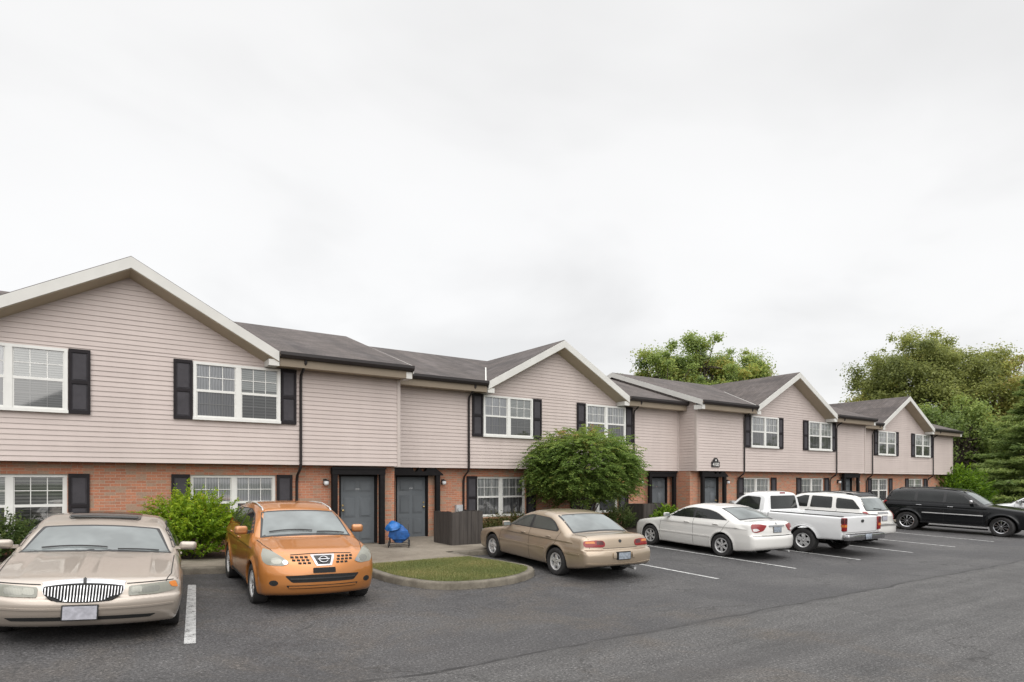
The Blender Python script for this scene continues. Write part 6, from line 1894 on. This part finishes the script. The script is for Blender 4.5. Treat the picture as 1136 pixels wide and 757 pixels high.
# ---- white wagon, tail out
def white_wagon():
    c = dict(L=4.80, W=1.86, H=1.76, fo=.90, wb=2.85, wr=.36, belt=1.14, xm=2.7,
             top=[(-.1, .78), (.05, .94), (.2, 1.0), (.6, 1.06), (1.1, 1.12), (1.5, 1.16), (4.4, 1.17), (4.7, 1.14), (4.85, 1.0)],
             bot=[(0, .28), (.6, .27), (1, .26), (3.8, .27), (4.3, .32), (4.8, .40)],
             half=[(0, .87), (.3, .90), (1, .925), (2.5, .93), (3.8, .925), (4.4, .90), (4.8, .86)],
             side=[(.2, .07), (.35, .03), (.5, .01), (.65, 0), (.85, .004), (1.0, .02), (1.12, .05), (1.25, .1)],
             roof=[(.85, .95), (1.15, 1.12), (1.5, 1.36), (1.85, 1.58), (2.1, 1.68), (2.5, 1.745), (3.1, 1.755), (3.7, 1.735), (4.1, 1.69), (4.27, 1.61), (4.5, 1.32), (4.66, 1.08), (4.75, .92)],
             front=[(.2, .13), (.35, .03), (.5, 0), (.7, .02), (.9, .06), (1.0, .15)],
             rear=[(.25, 4.70), (.4, 4.78), (.55, 4.80), (.70, 4.79), (.76, 4.72), (1.0, 4.69), (1.2, 4.6)],
             cf=.26, pf=2.6, cr=.17, pr=2.8, kt=.09, ke=.08, crown=.045, tum=.30, tum2=.18, shoulder=.055, gap=.06, kr=.11, flare=.02)
    bd = Body(c)
    root = car_root('parked_car', 'white wagon with sloping dark rear window parked just beyond the white pickup', 'car', 22.1, 12.8, 1.0, scale=(1.0, 1.02, .965))
    common(bd, root, .03, 'white', dict(
        windshield=[(scr(1.28, 1.92, .74, .62, .16), .03)],
        rear_glass=[([(-.70, 1.20), (.70, 1.20), (.60, 1.585), (-.60, 1.585)], .05)], rg_how='cabin_rear', rmat='glass_pale',
        rear_glass_edge=[([(-.735, 1.17), (.735, 1.17), (.635, 1.615), (-.635, 1.615)], .06)],
        glass=[([(1.60, 1.19), (2.55, 1.20), (2.53, 1.60), (2.35, 1.60), (1.98, 1.47)], .03), ([(2.65, 1.20), (3.42, 1.205), (3.36, 1.585), (2.63, 1.60)], .05), ([(3.56, 1.21), (4.36, 1.225), (4.06, 1.53), (3.50, 1.565)], .07)],
        handles=[(2.40, 1.03, 'white'), (3.35, 1.04, 'white')],
        gaps=[[(1.45, 1.15), (1.42, .35)], [(2.60, 1.16), (2.60, .35)], [(3.60, 1.16), (3.45, .8), (3.2, .5)]],
        other_gaps=[('rear', [(-.70, 1.14), (-.70, .76), (.70, .76), (.70, 1.14)])],
        wheel=dict(n=5, w=.225, rim=.63), inset=.115))
    for s in (-1, 1):
        patch(bd, 'taillight', rpoly([(s * .71, .87), (s * .86, .87), (s * .83, 1.155), (s * .735, 1.155)], .03), 'rear', 'lens_red', root, .010, .04, .02)
        patch(bd, 'headlight', rpoly([(s * .50, .76), (s * .86, .78), (s * .84, .93), (s * .52, .90)], .03), 'front', 'lens_clear', root, .008, .05, .02)
        q = [(2.0, s * .60), (2.1, s * .60), (3.0, s * .60), (3.9, s * .57), (4.0, s * .57)]
        p = bd.proj('top', q, .0); lift = [.0, .05, .055, .05, .0]
        mb = MB(); mb.tube([tuple(v + np.array([0, 0, l])) for v, l in zip(p, lift)], .02, 8); mb.build('roof_rail', 'black_plastic', root, 40)
        mirror_part(root, 1.66, s * .86, 1.24, s, 'white', (.11, .2, .15))
    mb = MB(); strip_mesh(bd, mb, [(-.66, 1.66), (0, 1.675), (.66, 1.66)], 'cabin_rear', .07, .035); mb.build('spoiler', 'black_plastic', root)
    mb = MB(); strip_mesh(bd, mb, [(-.30, 1.10), (0, 1.11), (.30, 1.10)], 'rear', .05, .022); mb.build('hatch_handle', 'chrome', root)
    wipers(bd, root, [((0.02, 1.215), (-.36, 1.25))], 'cabin_rear')
    plate(bd, root, 'rear', .93, 'plate_white', .30, .15, 0, 'grey_plastic', 0, .004)
    mb = MB(); strip_mesh(bd, mb, [(-.80, .70), (0, .715), (.80, .70)], 'rear', .05, .014); mb.build('bumper_pad', 'grey_plastic', root)
    shift(root, c); return root

# ---- black sport utility, nose towards the street
def black_suv():
    c = dict(L=5.10, W=1.93, H=1.84, fo=.98, wb=3.03, wr=.385, belt=1.22, xm=2.9,
             top=[(-.1, .84), (.05, 1.0), (.15, 1.06), (.6, 1.12), (1.2, 1.19), (1.6, 1.225), (4.6, 1.25), (4.95, 1.22), (5.1, 1.1)],
             bot=[(0, .30), (.6, .32), (1, .34), (4, .36), (4.6, .40), (5.1, .48)],
             half=[(0, .90), (.3, .935), (1, .962), (2.5, .965), (4, .96), (4.7, .935), (5.1, .90)],
             side=[(.25, .07), (.4, .03), (.55, .008), (.72, 0), (.95, .004), (1.1, .02), (1.22, .05), (1.35, .1)],
             roof=[(1.0, .98), (1.3, 1.17), (1.65, 1.42), (1.98, 1.65), (2.2, 1.745), (2.6, 1.81), (3.3, 1.83), (4.0, 1.82), (4.5, 1.775), (4.7, 1.70), (4.88, 1.40), (5.0, 1.12), (5.05, .95)],
             front=[(.25, .13), (.4, .04), (.55, .0), (.7, .01), (.85, .05), (1.0, .09), (1.1, .2)],
             rear=[(.3, 5.0), (.5, 5.09), (.7, 5.10), (.8, 5.05), (1.1, 5.02), (1.3, 4.96)],
             cf=.24, pf=2.7, cr=.16, pr=2.8, kt=.09, ke=.08, crown=.05, tum=.27, tum2=.15, shoulder=.05, gap=.07, kr=.11, flare=.03)
    bd = Body(c)
    root = car_root('parked_car', 'long black sport utility car with chrome wheels parked nose out near the far end', 'car', 30.3, 11.40, 171, scale=(1.06, 1.02, .965))
    common(bd, root, .03, 'black', dict(
        windshield=[(scr(1.46, 2.05, .78, .66, .16), .03)], wmat='glass_pale',
        rear_glass=[([(-.72, 1.27), (.72, 1.27), (.62, 1.63), (-.62, 1.63)], .05)], rg_how='cabin_rear', rmat='glass_dark',
        dlo=[([(1.74, 1.245), (4.78, 1.275), (4.58, 1.60), (4.2, 1.67), (2.6, 1.685), (2.2, 1.60)], .05)],
        glass=[([(1.92, 1.265), (2.74, 1.275), (2.72, 1.665), (2.58, 1.665), (2.22, 1.57)], .03), ([(2.84, 1.275), (3.70, 1.285), (3.68, 1.66), (2.82, 1.67)], .03), ([(3.80, 1.285), (4.66, 1.295), (4.50, 1.585), (4.18, 1.645), (3.78, 1.655)], .05)],
        handles=[(2.58, 1.08, 'chrome'), (3.62, 1.10, 'chrome')],
        side_patch=[([(1.55, .77), (3.50, .78), (3.50, .815), (1.55, .805)], .01, 'alloy'), ([(1.45, .36), (3.55, .37), (3.55, .42), (1.45, .41)], .01, 'black_plastic')],
        gaps=[[(1.58, 1.22), (1.55, .4)], [(2.79, 1.25), (2.79, .42)], [(3.86, 1.26), (3.72, .9), (3.50, .55)]],
        wheel=dict(n=10, w=.245, rim=.66, mat='chrome'), inset=.125, steer=R(-14)))
    for s in (-1, 1):
        q = [(s * .52, .82), (s * .86, .82), (s * .90, .90), (s * .86, .995), (s * .54, .985)]
        patch(bd, 'headlight', rpoly(q, .03), 'front', 'lens_clear', root, .009, .045, .025)
        a = R(60)
        patch(bd, 'corner_lamp', rpoly([(-.10, .83), (.09, .83), (.09, .985), (-.10, .985)], .03), ('dir', -s * a, (0.28, s * .88)), 'lens_amber', root, .010, .04, .02)
        patch(bd, 'taillight', rpoly([(s * .76, .92), (s * .90, .92), (s * .88, 1.23), (s * .79, 1.23)], .03), 'rear', 'lens_red', root, .010, .04, .02)
        patch(bd, 'side_lamp', rpoly([(4.80, .95), (4.98, .95), (4.96, 1.22), (4.86, 1.22)], .03), 'left' if s < 0 else 'right', 'lens_red', root, .008, .04, .02)
        q = [(2.15, s * .62), (2.25, s * .62), (3.3, s * .63), (4.3, s * .61), (4.4, s * .61)]
        p = bd.proj('top', q, .0); lift = [.0, .05, .055, .05, .0]
        mb = MB(); mb.tube([tuple(v + np.array([0, 0, l])) for v, l in zip(p, lift)], .02, 8); mb.build('roof_rail', 'black_plastic', root, 40)
        mirror_part(root, 1.92, s * .90, 1.32, s, 'chrome', (.12, .22, .16))
    patch(bd, 'grille', rpoly([(-.46, .74), (.46, .74), (.50, 1.0), (-.50, 1.0)], .03), 'front', 'chrome', root, .010, .05, .02)
    mb = MB(); strip_mesh(bd, mb, [(-.86, .66), (0, .65), (.86, .66)], 'front', .05, .016); mb.build('bumper_strip', 'chrome', root)
    shift(root, c); return root

champagne_sedan(); orange_crossover(); tan_sedan(); white_sedan(); white_pickup(); white_wagon(); black_suv()
orange_crossover('silver', 'silver car at the right edge partly hidden behind the black vehicle', (35.9, 10.1, 2), False, .032)

# ------------------------------------------------------------------ camera, sky, light
cam = bpy.data.cameras.new('camera'); co = bpy.data.objects.new('camera', cam); C.objects.link(co)
co.location = (0, 0, 2.15); co.rotation_euler = (PI / 2, 0, -(PI / 2 - math.atan2(1032, 726)))
cam.sensor_width = 36; cam.lens = 36 * 726 / 1136; cam.shift_y = (534 - 378.5) / 1136; cam.clip_end = 3000; cam.clip_start = 0.1
sc = bpy.context.scene; sc.camera = co

SUN_EL, SUN_AZ = R(36), R(200)      # azimuth from +y clockwise: in front of the facade
w = bpy.data.worlds.new('World'); sc.world = w; w.use_nodes = True
nt = w.node_tree; bg = nt.nodes['Background']; bg.inputs['Strength'].default_value = 0.1
sky = nt.nodes.new('ShaderNodeTexSky'); sky.sky_type = 'NISHITA'; sky.sun_disc = False
sky.sun_elevation = SUN_EL; sky.sun_rotation = SUN_AZ
tc = nt.nodes.new('ShaderNodeTexCoord'); sep = nt.nodes.new('ShaderNodeSeparateXYZ'); link(nt, tc.outputs['Generated'], sep.inputs[0])
# cloud deck: project the view direction on a flat layer
zz = mth(nt, 'MAXIMUM', mth(nt, 'ADD', sep.outputs['Z'], 0.22), 0.05)
cb = nt.nodes.new('ShaderNodeCombineXYZ')
link(nt, mth(nt, 'DIVIDE', sep.outputs['X'], zz), cb.inputs[0]); link(nt, mth(nt, 'DIVIDE', sep.outputs['Y'], zz), cb.inputs[1])
n1 = noise(nt, 0.75, 5, 0.5, cb.outputs[0], 0.35); n2 = noise(nt, 1.7, 4, 0.5, cb.outputs[0], 0.3)
cl = mix(nt, 0.28, n1.outputs['Fac'], n2.outputs['Fac'])
shade = ramp(nt, cl, [(0.36, 0.80), (0.50, 0.93), (0.66, 0.965)])
# overcast, brighter overhead; raised further above the view to light the scene
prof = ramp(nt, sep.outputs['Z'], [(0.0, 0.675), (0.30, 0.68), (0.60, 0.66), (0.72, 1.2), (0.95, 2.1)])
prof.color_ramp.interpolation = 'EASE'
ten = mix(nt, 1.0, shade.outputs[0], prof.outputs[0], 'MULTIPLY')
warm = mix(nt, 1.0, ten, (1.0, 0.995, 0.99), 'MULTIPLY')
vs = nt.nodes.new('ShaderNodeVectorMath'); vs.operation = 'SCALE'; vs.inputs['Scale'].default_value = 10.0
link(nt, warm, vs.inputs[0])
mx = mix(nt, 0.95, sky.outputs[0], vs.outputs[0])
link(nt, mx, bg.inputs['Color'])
sun = bpy.data.lights.new('sun', 'SUN'); sun.energy = 1.5; sun.angle = R(70); sun.color = (1.0, 0.97, 0.93)
so_ = bpy.data.objects.new('sun', sun); C.objects.link(so_)
dvec = Vector((math.sin(SUN_AZ) * math.cos(SUN_EL), math.cos(SUN_AZ) * math.cos(SUN_EL), math.sin(SUN_EL)))
so_.rotation_euler = dvec.to_track_quat('Z', 'Y').to_euler()
sc.view_settings.view_transform = 'Standard'; sc.view_settings.look = 'None'; sc.view_settings.gamma = 1
sc.view_settings.use_curve_mapping = False; sc.view_settings.exposure = 0.65
sc.cycles.max_bounces = 6; sc.cycles.diffuse_bounces = 3; sc.cycles.transparent_max_bounces = 12
sc.cycles.use_denoising = True
sc.cycles.caustics_reflective = False; sc.cycles.caustics_refractive = False
